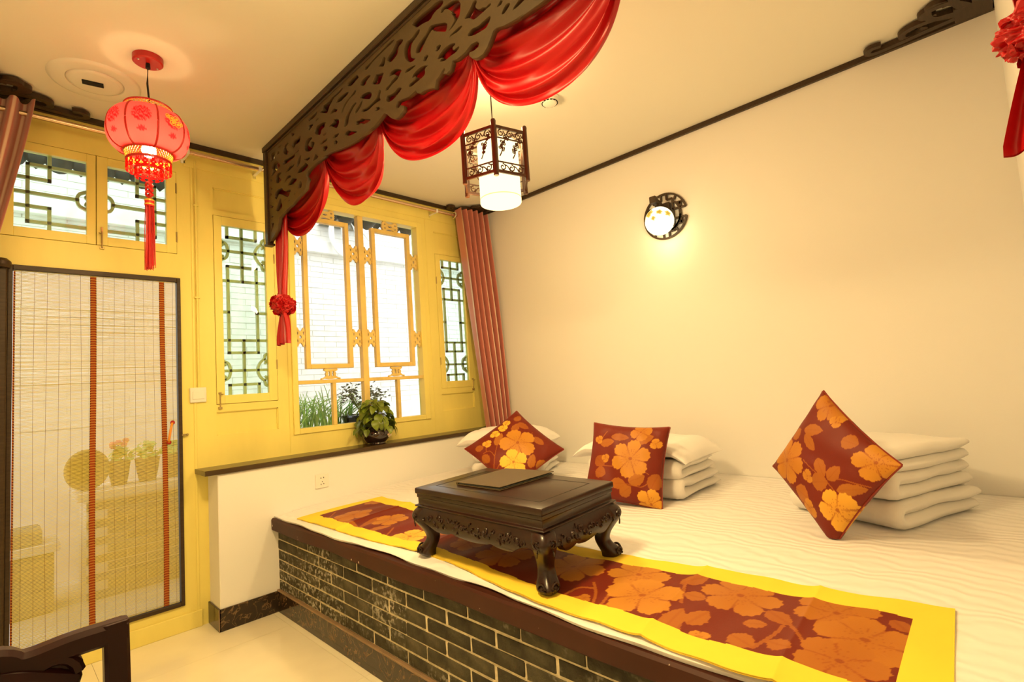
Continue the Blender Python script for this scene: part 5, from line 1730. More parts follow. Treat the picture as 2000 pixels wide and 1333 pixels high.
def rosette(y, x, zt, zc, zb, label, seed, R=.072):
    t = thing('drape_rosette', label, 'rosette', (x, y, zc))
    r_ = random.Random(seed)

    def tail(z0, z1, w0, w1, nm, d0, d1):
        P = []
        for i in range(40):
            s = i / 39
            w_ = w0 + (w1 - w0) * s ** .9
            dd = d0 + (d1 - d0) * s
            row = []
            for j in range(41):
                q_ = -1 + 2 * j / 40
                ph = q_ * PI * 3.5
                row.append((x + dd * math.sin(ph + seed) + .004 * math.sin(5 * s + q_), y + q_ * w_ + .004 * math.sin(ph * .6), z0 + (z1 - z0) * s - (.012 * abs(q_) if s == 1 else 0)))
            for j in range(40, -1, -1):
                a = row[j]
                row.append((a[0] + .012, a[1], a[2]))
            P.append(row)
        m = MB().grid(np.array(P), cv=True)
        obj(nm, m, red_satin, t, sharp=80)

    k_ = R / .066
    tail(zt, zc + R * .5, .100 * k_, .034 * k_, 'upper_tail', .010, .014)
    tail(zc - R * .4, zb, .026 * k_, .088 * k_, 'lower_tail', .014, .014)
    # ball of gathered ruffles
    nu, nv = 120, 90
    P = np.zeros((nu, nv, 3))
    for i in range(nu):
        a = 2 * PI * i / nu
        for j in range(nv):
            e = PI * (j + .5) / nv
            d = Vector((math.sin(e) * math.cos(a), math.sin(e) * math.sin(a), math.cos(e)))
            n1 = noise.noise(d * 3.2 + Vector((seed, 0, 0)))
            n2 = noise.noise(d * 7.5 + Vector((0, seed, 2)))
            rid = 1 - abs(noise.noise(d * 4.6 + Vector((3, seed, 1)))) * 2.6
            r2 = R * (1.0 + .16 * n1 + .14 * n2 + .16 * max(0, rid) - .08)
            p = d * r2
            P[i, j] = (x + p.x * .95, y + p.y * 1.12, zc + p.z * .86)
    m = MB().grid(P, cu=True)
    obj('rosette_ball', m, red_satin, t, sharp=80)
    for q in range(16):
        a, e = r_.random() * 2 * PI, r_.uniform(.5, 2.6)
        c = Vector((x + R * .95 * math.sin(e) * math.cos(a), y + R * 1.08 * math.sin(e) * math.sin(a), zc + R * .86 * math.cos(e)))
        nrm = (c - Vector((x, y, zc))).normalized()
        t1 = nrm.orthogonal().normalized()
        t2 = nrm.cross(t1)
        rows = []
        ph = r_.random() * 6
        for i in range(15):
            b_ = -2.2 + 4.4 * i / 14
            row = []
            for j in range(6):
                s = j / 5
                rr = (.010 + .022 * s) * k_
                p = c + t1 * (rr * math.cos(b_ + ph)) + t2 * (rr * math.sin(b_ + ph)) + nrm * (.015 * s * k_ - .008 + .005 * math.sin(b_ * 4 + ph))
                row.append(tuple(p))
            rows.append(row)
        obj('ruffle', MB().grid(np.array(rows)), red_satin, t, sharp=80)
    return t


rosette(-0.292, 1.243, 2.44, 1.803, 1.572, 'red satin rosette with tail at the window end of the valance', 2, .066)
rosette(-3.498, 1.216, 2.44, 1.776, 1.590, 'red satin rosette with tail at the right edge, at the end wall', 5, .050)

# ------------------------------------------------------------------ curtain rod and curtains
rod = thing('curtain_rod', 'long brushed copper curtain rod across the top of the window wall', 'curtain rod', (1.3, -0.10, 2.703))
obj('rod', MB().tube([(XL + .02, -0.10, 2.703), (XR - .01, -0.10, 2.703)], 0.0125, 14), rod_mat, rod)
for x in (0.80, 1.20, 2.60):
    obj('rod_bracket', MB().box(x - .008, x + .008, -0.112, 0.0, 2.688, 2.694).box(x - .009, x + .009, -0.116, -0.110, 2.688, 2.716).box(x - .012, x + .012, -0.006, 0.0, 2.67, 2.725), white_plastic, rod, bevel=0.001)
wire = thing('wall_cable', 'thin pale cable running along the wall just above the curtain rod', 'cable', (1.0, -0.03, 2.735))
obj('cable', MB().tube([(-0.2, -0.026, 2.742), (0.85, -0.026, 2.738), (1.3, -0.026, 2.740), (2.7, -0.026, 2.742)], 0.007, 8), white_plastic, wire)


def curtain(label, top, bot, z1, z0, folds, amp, loc, mirror, grommet_at=None):
    t = thing('curtain', label, 'curtain', loc)
    n_, m_ = 40, folds * 28 + 1
    P = np.zeros((n_, m_, 3))
    V = []
    for i in range(n_):
        s = i / (n_ - 1)
        z = z1 + (z0 - z1) * s
        (ax, ay), (bx_, by) = [((top[k][0] * (1 - s ** 1.15) + bot[k][0] * s ** 1.15), (top[k][1] * (1 - s ** .9) + bot[k][1] * s ** .9)) for k in (0, 1)]
        d = Vector((bx_ - ax, by - ay, 0))
        nrm = Vector((d.y, -d.x, 0)).normalized()
        for j in range(m_):
            q_ = j / (m_ - 1)
            ph = 2 * PI * folds * q_
            am = amp * (1 - .30 * s + .10 * math.sin(7 * s + 5 * q_))
            w_ = math.sin(ph + PI / 2 + .35 * math.sin(3 * s + q_ * 4))
            w_ = math.copysign(abs(w_) ** .8, w_)
            sh = .16 * math.sin(2 * ph) / folds * .5
            p = Vector((ax, ay, 0)) + d * (q_ + sh * .3) + nrm * (am * w_)
            P[i, j] = (p.x, p.y, z + .006 * math.sin(ph * .5 + 9 * q_) * (1 if i in (0, n_ - 1) else 0))
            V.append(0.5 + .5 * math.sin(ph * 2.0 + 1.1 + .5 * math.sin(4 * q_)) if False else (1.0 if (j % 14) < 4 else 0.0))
    o = obj('cloth', MB().grid(P), curtain_mat, t, sharp=80)
    setpat(o.data, V)
    if grommet_at:
        for (gx, gy, gz, ax_) in grommet_at:
            g = MB().tube([(gx + (0 if ax_ else .024 * math.cos(a)), gy + .024 * math.cos(a) * (1 if ax_ else 0), gz + .024 * math.sin(a)) for a in np.linspace(0, 2 * PI, 24)[:-1]], 0.006, 8, closed=True, up=(1, 0, 0.01))
            obj('grommet', g, grommet_mat, t)
    return t


curtain('pink brown satin curtain gathered at the corner by the cream wall', ((2.80, -0.125), (3.105, -0.135)), ((2.90, -0.262), (3.125, -0.285)), 2.752, 0.66, 5, 0.062, (2.95, -0.16, 0.66), False, [(2.786, -0.105, 2.703, 1)])
curtain('pink brown satin curtain tied back at the left end of the window wall', ((-0.30, -0.135), (0.148, -0.135)), ((-0.38, -0.16), (-0.035, -0.15)), 2.752, 1.75, 6, 0.050, (-0.10, -0.14, 1.7), True)

# ------------------------------------------------------------------ fretwork corner brackets lying on the ceiling


def scroll_bracket(label, corner, sx, sy, loc, S=1.0):
    """scrolls creep along both walls out of the corner; local a along x, b along y"""
    t = thing('corner_bracket', label, 'bracket', loc, 'scroll brackets in the ceiling corners')
    X = lambda a, b: (corner[0] + sx * a * S, corner[1] + sy * b * S, ZC - .020)

    def strip(pts, w0, w1=None, n=6):
        path = [X(*p[:2]) for p in catmull([(a, b, 0) for a, b in pts], n)]
        w1 = w1 or w0
        d = .013
        return MB().sweep([Vector(p) for p in path], [(-w0 / 2, -d), (w0 / 2, -d), (w0 / 2, d), (-w0 / 2, d)], up=(0, 0, 1), scale=lambda s: 1 + (w1 / w0 - 1) * s)

    for nm, f in (('scroll', lambda a, b: (a, b)), ('scroll', lambda a, b: (b, a))):
        g = lambda P: [f(*p) for p in P]
        obj(nm, strip(g([(.02, .055), (.20, .045), (.34, .030), (.43, .026), (.465, .048), (.445, .080), (.405, .074)]), .034, .026), dark_wood, t)
        obj(nm, strip(g([(.05, .06), (.16, .11), (.26, .125), (.315, .10), (.315, .055), (.27, .042), (.235, .065), (.25, .085)]), .034, .022), dark_wood, t)
        obj(nm, strip(g([(.04, .04), (.12, .19), (.19, .215), (.235, .19), (.222, .155), (.185, .150)]), .034, .024), dark_wood, t)
    obj('corner_plate', MB().box(min(corner[0], corner[0] + sx * .13), max(corner[0], corner[0] + sx * .13), min(corner[1], corner[1] + sy * .13), max(corner[1], corner[1] + sy * .13), ZC - .033, ZC - .006), dark_wood, t, bevel=.003)
    return t


scroll_bracket('dark scrolled bracket on the ceiling above the left curtain', (-0.115, -0.022), 1, -1, (-0.1, -0.03, ZC - .03))
scroll_bracket('dark scrolled bracket on the ceiling above the curtain in the cream wall corner', (XR - .024, -0.022), -1, -1, (3.0, -0.1, ZC - .03), .82)
scroll_bracket('dark scrolled bracket on the ceiling above the right rosette', (XR - .024, YB + .004), -1, 1, (3.0, -3.4, ZC - .03))

# ------------------------------------------------------------------ ceiling disc, smoke detector
vt = thing('ceiling_vent', 'round white ceiling disc with a dark rectangular slot beside the red lantern', 'ceiling vent', (0.345, -0.425, ZC))
obj('outer_ring', MB().lathe([(.178, 0), (.174, -.006), (.160, -.012), (.112, -.008), (.108, 0)], (0.345, -0.425, ZC), 48), white_plastic, vt, sharp=50)
obj('inner_disc', MB().lathe([(.108, 0), (.108, -.006), (.100, -.013), (.088, -.016), (0, -.016)], (0.345, -0.425, ZC), 48), white_plastic, vt, sharp=50)
obj('slot', MB().obox((0.335, -0.430, ZC - .0185), (0.985, -0.17, 0), (0.17, 0.985, 0), (0, 0, 1), .040, .018, .003), black_hole, vt, bevel=.001)
sd = thing('smoke_detector', 'small round white smoke detector on the ceiling right of the drape', 'smoke detector', (2.165, -1.715, ZC))
obj('base', MB().lathe([(.052, 0), (.052, -.010), (.048, -.013), (0, -.013)], (2.165, -1.715, ZC), 32), white_plastic, sd)
obj('head', MB().lathe([(.046, -.0135), (.046, -.028), (.036, -.040), (.018, -.044), (0, -.044)], (2.165, -1.715, ZC), 32), white_plastic, sd)
sl = MB()
for k in range(14):
    a = 2 * PI * k / 14
    sl.obox((2.165 + .0425 * math.cos(a), -1.715 + .0425 * math.sin(a), ZC - .0335), (-math.sin(a), math.cos(a), 0), (math.cos(a), math.sin(a), 0), (0, 0, 1), .007, .0025, .002)
obj('vent_slots', sl, black_hole, sd, smooth=False)

# ------------------------------------------------------------------ red lantern
LX, LY = 0.489, -0.775
ln = thing('red_lantern', 'glowing red cloth lantern with a long tassel hanging before the left windows', 'lantern', (LX, LY, ZC))
obj('canopy', MB().lathe([(0, -.028), (.052, -.028), (.058, -.024), (.058, 0), (0, 0)], (LX, LY, ZC), 32), red_plastic, ln)
for a in (0.4, 0.4 + PI):
    obj('screw', MB().sphere((LX + .042 * math.cos(a), LY + .042 * math.sin(a), ZC - .029), .0045, 8, 5), metal, ln)
obj('cord', MB().tube([(LX, LY, ZC - .02), (LX - .003, LY, 2.68), (LX + .003, LY, 2.60), (LX, LY, 2.425)], .004, 8), rope_black, ln)
obj('cord_clip', MB().lathe([(.008, 0), (.010, -.022), (.006, -.026)], (LX, LY, ZC - .028), 12), rope_black, ln)
lantern_cloth = translucent('red_lantern_cloth', (0.82, 0.075, 0.085), (0.92, 0.10, 0.11), 0.56, pat=(0.50, 0.004, 0.012))
prof = [(.092, 2.542), (.114, 2.536), (.133, 2.517), (.146, 2.487), (.150, 2.450), (.146, 2.415), (.132, 2.383), (.112, 2.365), (.091, 2.358)]
pc = [tuple(p) for p in catmull([(r, z, 0) for r, z in prof], 6)]
gold_pat = M('gold_print', (0.9, 0.62, 0.08), 0.4, 0.5)


def medallion(a, b, R0):
    """a, b in metres on the cloth panel; woven weight of the round emblem and the lotus under it"""
    r = math.hypot(a, b)
    if r < R0:
        if r > R0 * .90:
            return .8 if math.sin(math.atan2(b, a) * 16) > -.3 else 0
        n1 = math.sin(a * 420) * .5 + math.sin(b * 380 + 2 * math.sin(a * 180)) * .5
        return .9 if abs(n1) > .22 else .15
    bb = b + R0 * 1.95
    for th in (-75, -38, 0, 38, 75):
        st_, ct_ = math.sin(math.radians(th)), math.cos(math.radians(th))
        p_, q2 = a * st_ + bb * ct_, a * ct_ - bb * st_
        if ((p_ - .0095) / .0100) ** 2 + (q2 / .0042) ** 2 < 1:
            return .8
    return 0


for k in range(8):
    a0 = math.radians(-132.5 + 45 * k)
    P, V = [], []
    for i in range(49):
        a = a0 + math.radians(45) * i / 48
        t = (i - 24) / 24
        bul = 1 + .035 * (1 - t * t)
        row = []
        for j, (r, z, _) in enumerate(pc):
            e = math.sin(PI * j / (len(pc) - 1))
            rr = r * (1 + (bul - 1) * e)
            row.append((LX + rr * math.cos(a), LY + rr * math.sin(a), z))
            V.append(medallion(rr * (a - a0 - math.radians(22.5)), (z - 2.470) * 1.0, .036))
        P.append(row)
    pn_ = obj('cloth_panel', MB().grid(np.array(P)), lantern_cloth, ln, sharp=80)
    setpat(pn_.data, V)
    rb_ = MB().tube([(LX + r * 1.004 * math.cos(a0), LY + r * 1.004 * math.sin(a0), z) for r, z, _ in pc], .0042, 6)
    obj('rib', rb_, red_plastic, ln)
# the gold flower printed on the panel that faces the bed
a = math.radians(-132.5 + 45 * 1 + 22.5)
gm = MB()
n3 = Vector((math.cos(a), math.sin(a), 0))
t3 = Vector((-math.sin(a), math.cos(a), 0))
for (du, dv, rr) in ((-.012, .008, .012), (.010, .012, .013), (.016, -.010, .013), (-.006, -.010, .012), (-.028, .012, .009), (.030, -.002, .009), (.0, .0, .008)):
    c = Vector((LX, LY, 2.470)) + n3 * (.1565) + t3 * du + Vector((0, 0, dv))
    gm.tube([tuple(c + t3 * (rr * math.cos(q)) + Vector((0, 0, rr * math.sin(q) * .9)) - n3 * (.0006 * abs(du) * 900 * .03)) for q in np.linspace(0, 2 * PI, 14)[:-1]], .0016, 5, closed=True, up=n3)
    gm.sphere(c - n3 * .0005, rr * .5, 8, 5, .9)
obj('gold_flower', gm, gold_pat, pn_)


def lace(r0, r1, z0, z1, n, w_, mat, name):
    m = MB()
    for s in (1, -1):
        for k in range(n):
            b0 = 2 * PI * k / n
            path = [(LX + (r0 + (r1 - r0) * q) * math.cos(b0 + s * .26 * q), LY + (r0 + (r1 - r0) * q) * math.sin(b0 + s * .26 * q), z0 + (z1 - z0) * q) for q in (0, .5, 1)]
            m.tube(path, w_, 4)
    return obj(name, m, mat, ln)


lace(.091, .088, 2.541, 2.566, 44, .0014, gold_thread, 'top_lattice')
obj('top_ring', MB().tube([(LX + .088 * math.cos(t), LY + .088 * math.sin(t), 2.568) for t in np.linspace(0, 2 * PI, 49)[:-1]], .0042, 6, closed=True), red_plastic, ln)
obj('top_ring', MB().tube([(LX + .0925 * math.cos(t), LY + .0925 * math.sin(t), 2.540) for t in np.linspace(0, 2 * PI, 49)[:-1]], .0042, 6, closed=True), red_plastic, ln)
obj('bottom_ring', MB().tube([(LX + .091 * math.cos(t), LY + .091 * math.sin(t), 2.358) for t in np.linspace(0, 2 * PI, 49)[:-1]], .0045, 6, closed=True), red_plastic, ln)
lace(.090, .083, 2.356, 2.325, 44, .0015, gold_thread, 'bottom_lattice')
red_trans = translucent('red_pierced_plastic', (0.60, 0.02, 0.02), (0.85, 0.06, 0.04), .5)


def fringe(r, z0, drop, n, seed, name):
    r_ = random.Random(seed)
    obj(name + '_ring', MB().lathe([(r + .001, 0), (r + .003, -.004), (r + .002, -.012), (r - .002, -.012), (r - .002, 0)], (LX, LY, z0), 48, closed=True), red_plastic, ln)
    m = MB()
    for k in range(n):
        b0 = 2 * PI * (k + .5) / n
        wa = 2 * PI / n * .46
        for (fa, fz, hw, hh) in ((0, .35, .30, .10), (-.55, .55, .22, .16), (.55, .55, .22, .16), (0, .78, .5, .12), (-.3, .18, .16, .12), (.3, .18, .16, .12)):
            aa = b0 + wa * fa
            c = Vector((LX + r * math.cos(aa), LY + r * math.sin(aa), z0 - .012 - drop * fz))
            m.obox(c, (-math.sin(aa), math.cos(aa), 0), (math.cos(aa), math.sin(aa), 0), (0, 0, 1), r * wa * hw, .0012, drop * hh)
        m.lathe([(0.001, 0)], (0, 0, 0), 3) if False else None
        c = Vector((LX + r * math.cos(b0), LY + r * math.sin(b0), z0 - .012 - drop * .92))
        m.prism([(r * wa * math.cos(q), drop * .22 * math.sin(q)) for q in np.linspace(PI, 2 * PI, 9)], c, (-math.sin(b0), math.cos(b0), 0), (0, 0, 1), (math.cos(b0), math.sin(b0), 0), .0016)
    o_ = obj(name, m, red_trans, ln, smooth=False)


fringe(.083, 2.325, .036, 18, 1, 'upper_fringe')
fringe(.052, 2.292, .030, 12, 2, 'lower_fringe')
for k in range(8):
    b0 = 2 * PI * k / 8
    obj('fringe_stay', MB().tube([(LX + .082 * math.cos(b0), LY + .082 * math.sin(b0), 2.318), (LX + .052 * math.cos(b0), LY + .052 * math.sin(b0), 2.290)], .0012, 4), red_plastic, ln)
bulb_mat = emitter('warm_bulb', (1.0, 0.66, 0.30), 150.0)
obj('bulb', MB().sphere((LX, LY, 2.372), .028, 16, 10, 1.15), bulb_mat, ln)
obj('bulb_holder', MB().lathe([(.014, 0), (.018, .01), (.018, .045), (.006, .055)], (LX, LY, 2.402), 16), rope_black, ln)
obj('tassel_cord', MB().tube([(LX, LY, 2.345), (LX, LY, 2.225)], .0035, 6), red_thread, ln)
kn = MB()
for q in range(3):
    z = 2.215 - .020 * q
    kn.tube([(LX + .012 * math.cos(t) , LY + .007 * math.sin(2 * t), z + .012 * math.sin(t)) for t in np.linspace(0, 2 * PI, 18)[:-1]], .0045, 6, closed=True, up=(0, 1, .02))
    kn.tube([(LX + .007 * math.sin(2 * t), LY + .012 * math.cos(t), z + .012 * math.sin(t)) for t in np.linspace(0, 2 * PI, 18)[:-1]], .0045, 6, closed=True, up=(1, 0, .02))
obj('knot', kn, red_thread, ln)
obj('tassel_head', MB().lathe([(0, 0), (.010, -.004), (.018, -.016), (.018, -.036), (.017, -.040), (0, -.040)], (LX, LY, 2.158), 14), red_thread, ln)
for z in (2.148, 2.130):
    obj('gold_band', MB().lathe([(.0188, 0), (.0195, -.003), (.0188, -.006), (.017, -.006), (.017, 0)], (LX, LY, z), 14, closed=True), gold_thread, ln)
ts = MB()
rt_ = random.Random(9)
for k in range(70):
    a = rt_.random() * 2 * PI
    r0 = .016 * math.sqrt(rt_.random())
    e = rt_.uniform(-.012, .018)
    ts.tube([(LX + r0 * math.cos(a), LY + r0 * math.sin(a), 2.120), (LX + r0 * 1.1 * math.cos(a) + rt_.uniform(-.002, .002), LY + r0 * 1.1 * math.sin(a), 2.0), (LX + r0 * 1.25 * math.cos(a), LY + r0 * 1.25 * math.sin(a), 1.845 + e)], .0013, 4)
o = obj('tassel_strands', ts, red_thread, ln)
o['kind'] = 'stuff'

# ------------------------------------------------------------------ hexagonal lantern over the bed
HX, HY = 1.730, -1.690
hl = thing('hexagonal_lantern', 'hexagonal dark wood fret lantern with a glowing white drum shade over the bed', 'lantern', (HX, HY, ZC))
obj('canopy', MB().lathe([(0, -.026), (.050, -.026), (.058, -.020), (.058, 0), (0, 0)], (HX, HY, ZC), 32), dark_wood, hl)
obj('cord', MB().tube([(HX, HY, ZC - .02), (HX, HY, 2.432)], .0032, 8), rope_black, hl)
RH, zb_, zt_ = .170, 2.200, 2.435
V6 = [Vector((HX + RH * math.cos(math.radians(-134 + 60 * k)), HY + RH * math.sin(math.radians(-134 + 60 * k)), 0)) for k in range(6)]
lant_wood = M('reddish_brown_lantern_wood', (0.085, 0.030, 0.012), 0.35, 0.5, var=0.2, vs=20, stretch=(6, 6, 1))
for k in range(6):
    v = V6[k]
    obj('post', MB().lathe([(0, -.012), (.011, -.012), (.0125, -.006), (.0115, 0), (.0115, zt_ - zb_), (.0130, zt_ - zb_ + .012), (.010, zt_ - zb_ + .020), (0, zt_ - zb_ + .022)], (v.x, v.y, zb_), 14), lant_wood, hl)
    a, b = V6[k], V6[(k + 1) % 6]
    d = (b - a).normalized()
    nn = Vector((d.y, -d.x, 0))
    L_ = (b - a).length
    fr_ = MB()
    for z in (zb_ + .012, zt_ - .012):
        fr_.bar(a + Vector((0, 0, z)), b + Vector((0, 0, z)), .010, .014)
    for z in (zb_ + .058, zt_ - .062):
        fr_.bar(a + Vector((0, 0, z)), b + Vector((0, 0, z)), .006, .006)
    for s in (.075, .925):
        p = a + d * (L_ * s)
        fr_.bar(p + Vector((0, 0, zb_ + .01)), p + Vector((0, 0, zt_ - .01)), .005, .006, up=tuple(nn))
    po = obj('fret_frame', fr_, lant_wood, hl, bevel=.0008)
    fm = MB()
    W3 = lambda u_, z: tuple(a + d * u_ + Vector((0, 0, z)))
    for z, sg in ((zt_ - .038, 1), (zb_ + .035, -1)):
        for q in range(3):
            cxu = L_ * (.22 + .28 * q)
            pts = spiral((cxu, z), .017, .004, PI * .5, PI * .5 + sg * 2 * PI * 1.2, 20)
            fm.tube([W3(*p) for p in pts], .0030, 4, up=tuple(nn))
            pts = catmull([(cxu + .012, z + .012, 0), (cxu + .026, z - .006 * sg, 0), (cxu + .040, z + .014 * sg, 0)], 4)
            fm.tube([W3(min(p[0], L_ * .92), p[1]) for p in pts], .0030, 4, up=tuple(nn))
    rf = random.Random(40 + k)
    for q in range(2):
        u0 = L_ * (.15 + .42 * q)
        z0_ = zb_ + .085
        br = catmull([(u0, z0_, 0), (u0 + .014, z0_ + .030, 0), (u0 + .010, z0_ + .052, 0), (u0 + .032, z0_ + .082, 0), (u0 + .040, z0_ + .100, 0)], 5)
        fm.tube([W3(p[0], p[1]) for p in br], .0030, 4, up=tuple(nn))
        for s_ in (.35, .6, .9):
            p = br[int(s_ * (len(br) - 1))]
            for e_ in range(4):
                aa = rf.random() * 2 * PI
                c_ = (p[0] + .010 * math.cos(aa), p[1] + .010 * math.sin(aa))
                fm.tube([W3(c_[0] + .0055 * math.cos(w), c_[1] + .0055 * math.sin(w)) for w in np.linspace(0, 2 * PI, 8)[:-1]], .0028, 5, closed=True, up=tuple(nn))
    obj('blossom_fret', fm, lant_wood, po)
shade_mat = emitter('glowing_drum_shade', (1.0, 0.80, 0.40), 2.3)
obj('drum_shade', MB().lathe([(.096, .296), (.100, .292), (.100, .004), (.098, 0), (.092, .001), (.092, .294)], (HX + .012, HY - .012, 2.114), 48, closed=True), shade_mat, hl, sharp=50)
obj('shade_diffuser', MB().lathe([(0, .010), (.091, .010), (.091, .014), (0, .014)], (HX + .012, HY - .012, 2.114), 32), shade_mat, hl)
trim_glow = emitter('shade_seam', (1.0, 0.70, 0.22), 1.6)
obj('shade_trim', MB().lathe([(.1003, .020), (.1008, .022), (.1003, .025)], (HX + .012, HY - .012, 2.114), 48), trim_glow, hl)
obj('spider', MB().bar(V6[0] + Vector((0, 0, 2.430)), V6[3] + Vector((0, 0, 2.430)), .008, .006).bar(V6[1] + Vector((0, 0, 2.430)), V6[4] + Vector((0, 0, 2.430)), .008, .006), lant_wood, hl)
point_lamp('drum_shade_light', (HX, HY, 2.06), 40, (1.0, 0.71, 0.30), .07)
point_lamp('drum_shade_light', (HX, HY, 2.52), 14, (1.0, 0.71, 0.30), .07)

# ------------------------------------------------------------------ wall sconce
SY, SZ = -1.840, 2.278
sn = thing('wall_sconce', 'round fretwork wall lamp with a glowing painted globe on the cream wall', 'wall lamp', (XR, SY, SZ))
RS = .150
w3 = lambda r, a: (XR - .012, SY + r * math.cos(a), SZ + r * math.sin(a))
ring_a = np.linspace(math.radians(12), math.radians(348), 60) + PI     # gap towards the viewer's right
sec = [(-.006, -.0065), (.006, -.0065), (.006, .0065), (-.006, .0065)]
bk = MB()
bk.sweep([w3(RS, a) for a in ring_a], sec, up=(1, 0, 0))
bk.sweep([w3(RS * .72, a) for a in np.linspace(.55, PI - .55, 30) + PI * .5], sec, up=(1, 0, 0))
bk.sweep([w3(RS * .72, a) for a in np.linspace(.35, PI * .5 - .1, 20) + PI], sec, up=(1, 0, 0))
bk.sweep([w3(RS * .72, a) for a in np.linspace(PI * .5 + .1, PI - .35, 20) + PI * .5 + PI * .5 - PI * .5], sec, up=(1, 0, 0))
obj('fret_ring', bk, dark_wood, sn)
fb_ = MB()


def seg2(y0, z0, y1, z1):
    fb_.bar((XR - .012, SY + y0, SZ + z0), (XR - .012, SY + y1, SZ + z1), .012, .012, up=(1, 0, 0))


KEYS = ((-.147, .032, -.060, .032), (-.112, .032, -.112, .070), (-.112, .070, -.085, .070), (-.060, .032, -.060, .108), (-.060, .108, -.020, .108),
        (-.020, .108, -.020, .148), (.020, .108, .020, .148), (.020, .108, .060, .108), (.060, .108, .060, .032), (.060, .032, .147, .032),
        (-.128, .078, -.098, .050), (-.085, .122, -.072, .095), (.112, .032, .112, .070), (.112, .070, .085, .070), (.128, .078, .098, .050), (.085, .122, .072, .095))
for s in (1, -1):
    for h in (1, -1):
        fb_ = MB()
        for (y0, z0, y1, z1) in KEYS:
            if y0 * h > 0:
                seg2(y0, s * z0, y1, s * z1)
        obj('key_fret', fb_, dark_wood, sn)
fb_ = MB()
seg2(-.105, -.03, -.105, .03)
obj('fret_bar', fb_, dark_wood, sn)
for y_ in (-.060, .060):
    fb_ = MB()
    seg2(y_, -.04, y_, .04)
    obj('fret_bar', fb_, dark_wood, sn)
obj('back_block', MB().box(XR - .034, XR, SY - .045, SY + .045, SZ - .045, SZ + .085), dark_wood, sn, bevel=.004)
obj('arm', MB().sweep([tuple(p) for p in catmull([(XR - .03, SY, SZ + .03), (XR - .07, SY, SZ + .055), (XR - .110, SY, SZ + .072), (XR - .150, SY, SZ + .080)], 5)], [(-.017, -.014), (.017, -.014), (.017, .014), (-.017, .014)], up=(0, 0, 1)), dark_wood, sn)
obj('arm_block', MB().box(XR - .172, XR - .140, SY - .022, SY + .022, SZ + .060, SZ + .104), dark_wood, sn, bevel=.003)
obj('globe_cap', MB().lathe([(.040, 0), (.036, .016), (.018, .028), (.010, .044)], (XR - .118, SY - .010, SZ + .012), 20), dark_wood, sn)
gp = np.array
GC = Vector((XR - .118, SY - .010, SZ - .054))
rows, V = [], []
for i in range(72):
    a = 2 * PI * i / 72
    row = []
    for j in range(49):
        e = PI * (j + .25) / 48.5
        d = Vector((math.sin(e) * math.cos(a), math.sin(e) * math.sin(a), math.cos(e)))
        row.append(tuple(GC + d * .092))
        # painted blossoms on the side that faces the room
        best = 0.0
        for (az, el, rr, n_) in ((2.75, 1.05, .36, 5), (3.65, 1.15, .22, 5), (2.2, 1.35, .20, 4), (3.2, 1.55, .16, 4), (1.7, 1.0, .25, 5), (4.3, 1.3, .25, 5), (5.4, 1.2, .3, 5)):
            u_, v_ = (a - az) * math.sin(el), e - el
            rr2 = rr * (.65 + .35 * abs(math.cos(n_ / 2 * math.atan2(v_, u_))))
            dd = math.hypot(u_, v_)
            if dd < rr2:
                best = max(best, .35 + .55 * (1 - dd / rr2))
        V.append(best)
    rows.append(row)
gmat = bpy.data.materials.new('glowing_painted_globe')
gmat.use_nodes = True
nt = gmat.node_tree
nt.nodes.clear()
o_ = nt.nodes.new('ShaderNodeOutputMaterial')
e_ = nt.nodes.new('ShaderNodeEmission')
at = nt.nodes.new('ShaderNodeAttribute')
at.attribute_name = 'pat'
rp_ = nt.nodes.new('ShaderNodeValToRGB')
rp_.color_ramp.elements[0].color = (1.0, 0.88, 0.56, 1)
rp_.color_ramp.elements[1].color = (0.34, 0.12, 0.012, 1)
el_ = rp_.color_ramp.elements.new(.42)
el_.color = (0.55, 0.38, 0.05, 1)
nt.links.new(at.outputs['Fac'], rp_.inputs[0])
nt.links.new(rp_.outputs[0], e_.inputs[0])
e_.inputs[1].default_value = 1.9
nt.links.new(e_.outputs[0], o_.inputs[0])
o = obj('globe', MB().grid(np.array(rows), cu=True), gmat, sn, sharp=80)
setpat(o.data, V)
point_lamp('globe_light', (XR - .135, SY - .012, SZ - .175), 1.2, (1.0, 0.74, 0.33), .05)

# ------------------------------------------------------------------ chair in the foreground
chx, chy = -0.088, -2.50
ch = thing('wooden_chair', 'dark rosewood chair with a carved back in the lower left corner', 'chair', (chx, chy, 0.0))
zt2 = .960
hw = .225


def rail_section(w_, h_):
    return [(-w_, -h_ + .004), (-w_ + .004, -h_), (w_ - .004, -h_), (w_, -h_ + .004), (w_, h_ - .006), (w_ - .006, h_), (-w_ + .006, h_), (-w_, h_ - .006)]


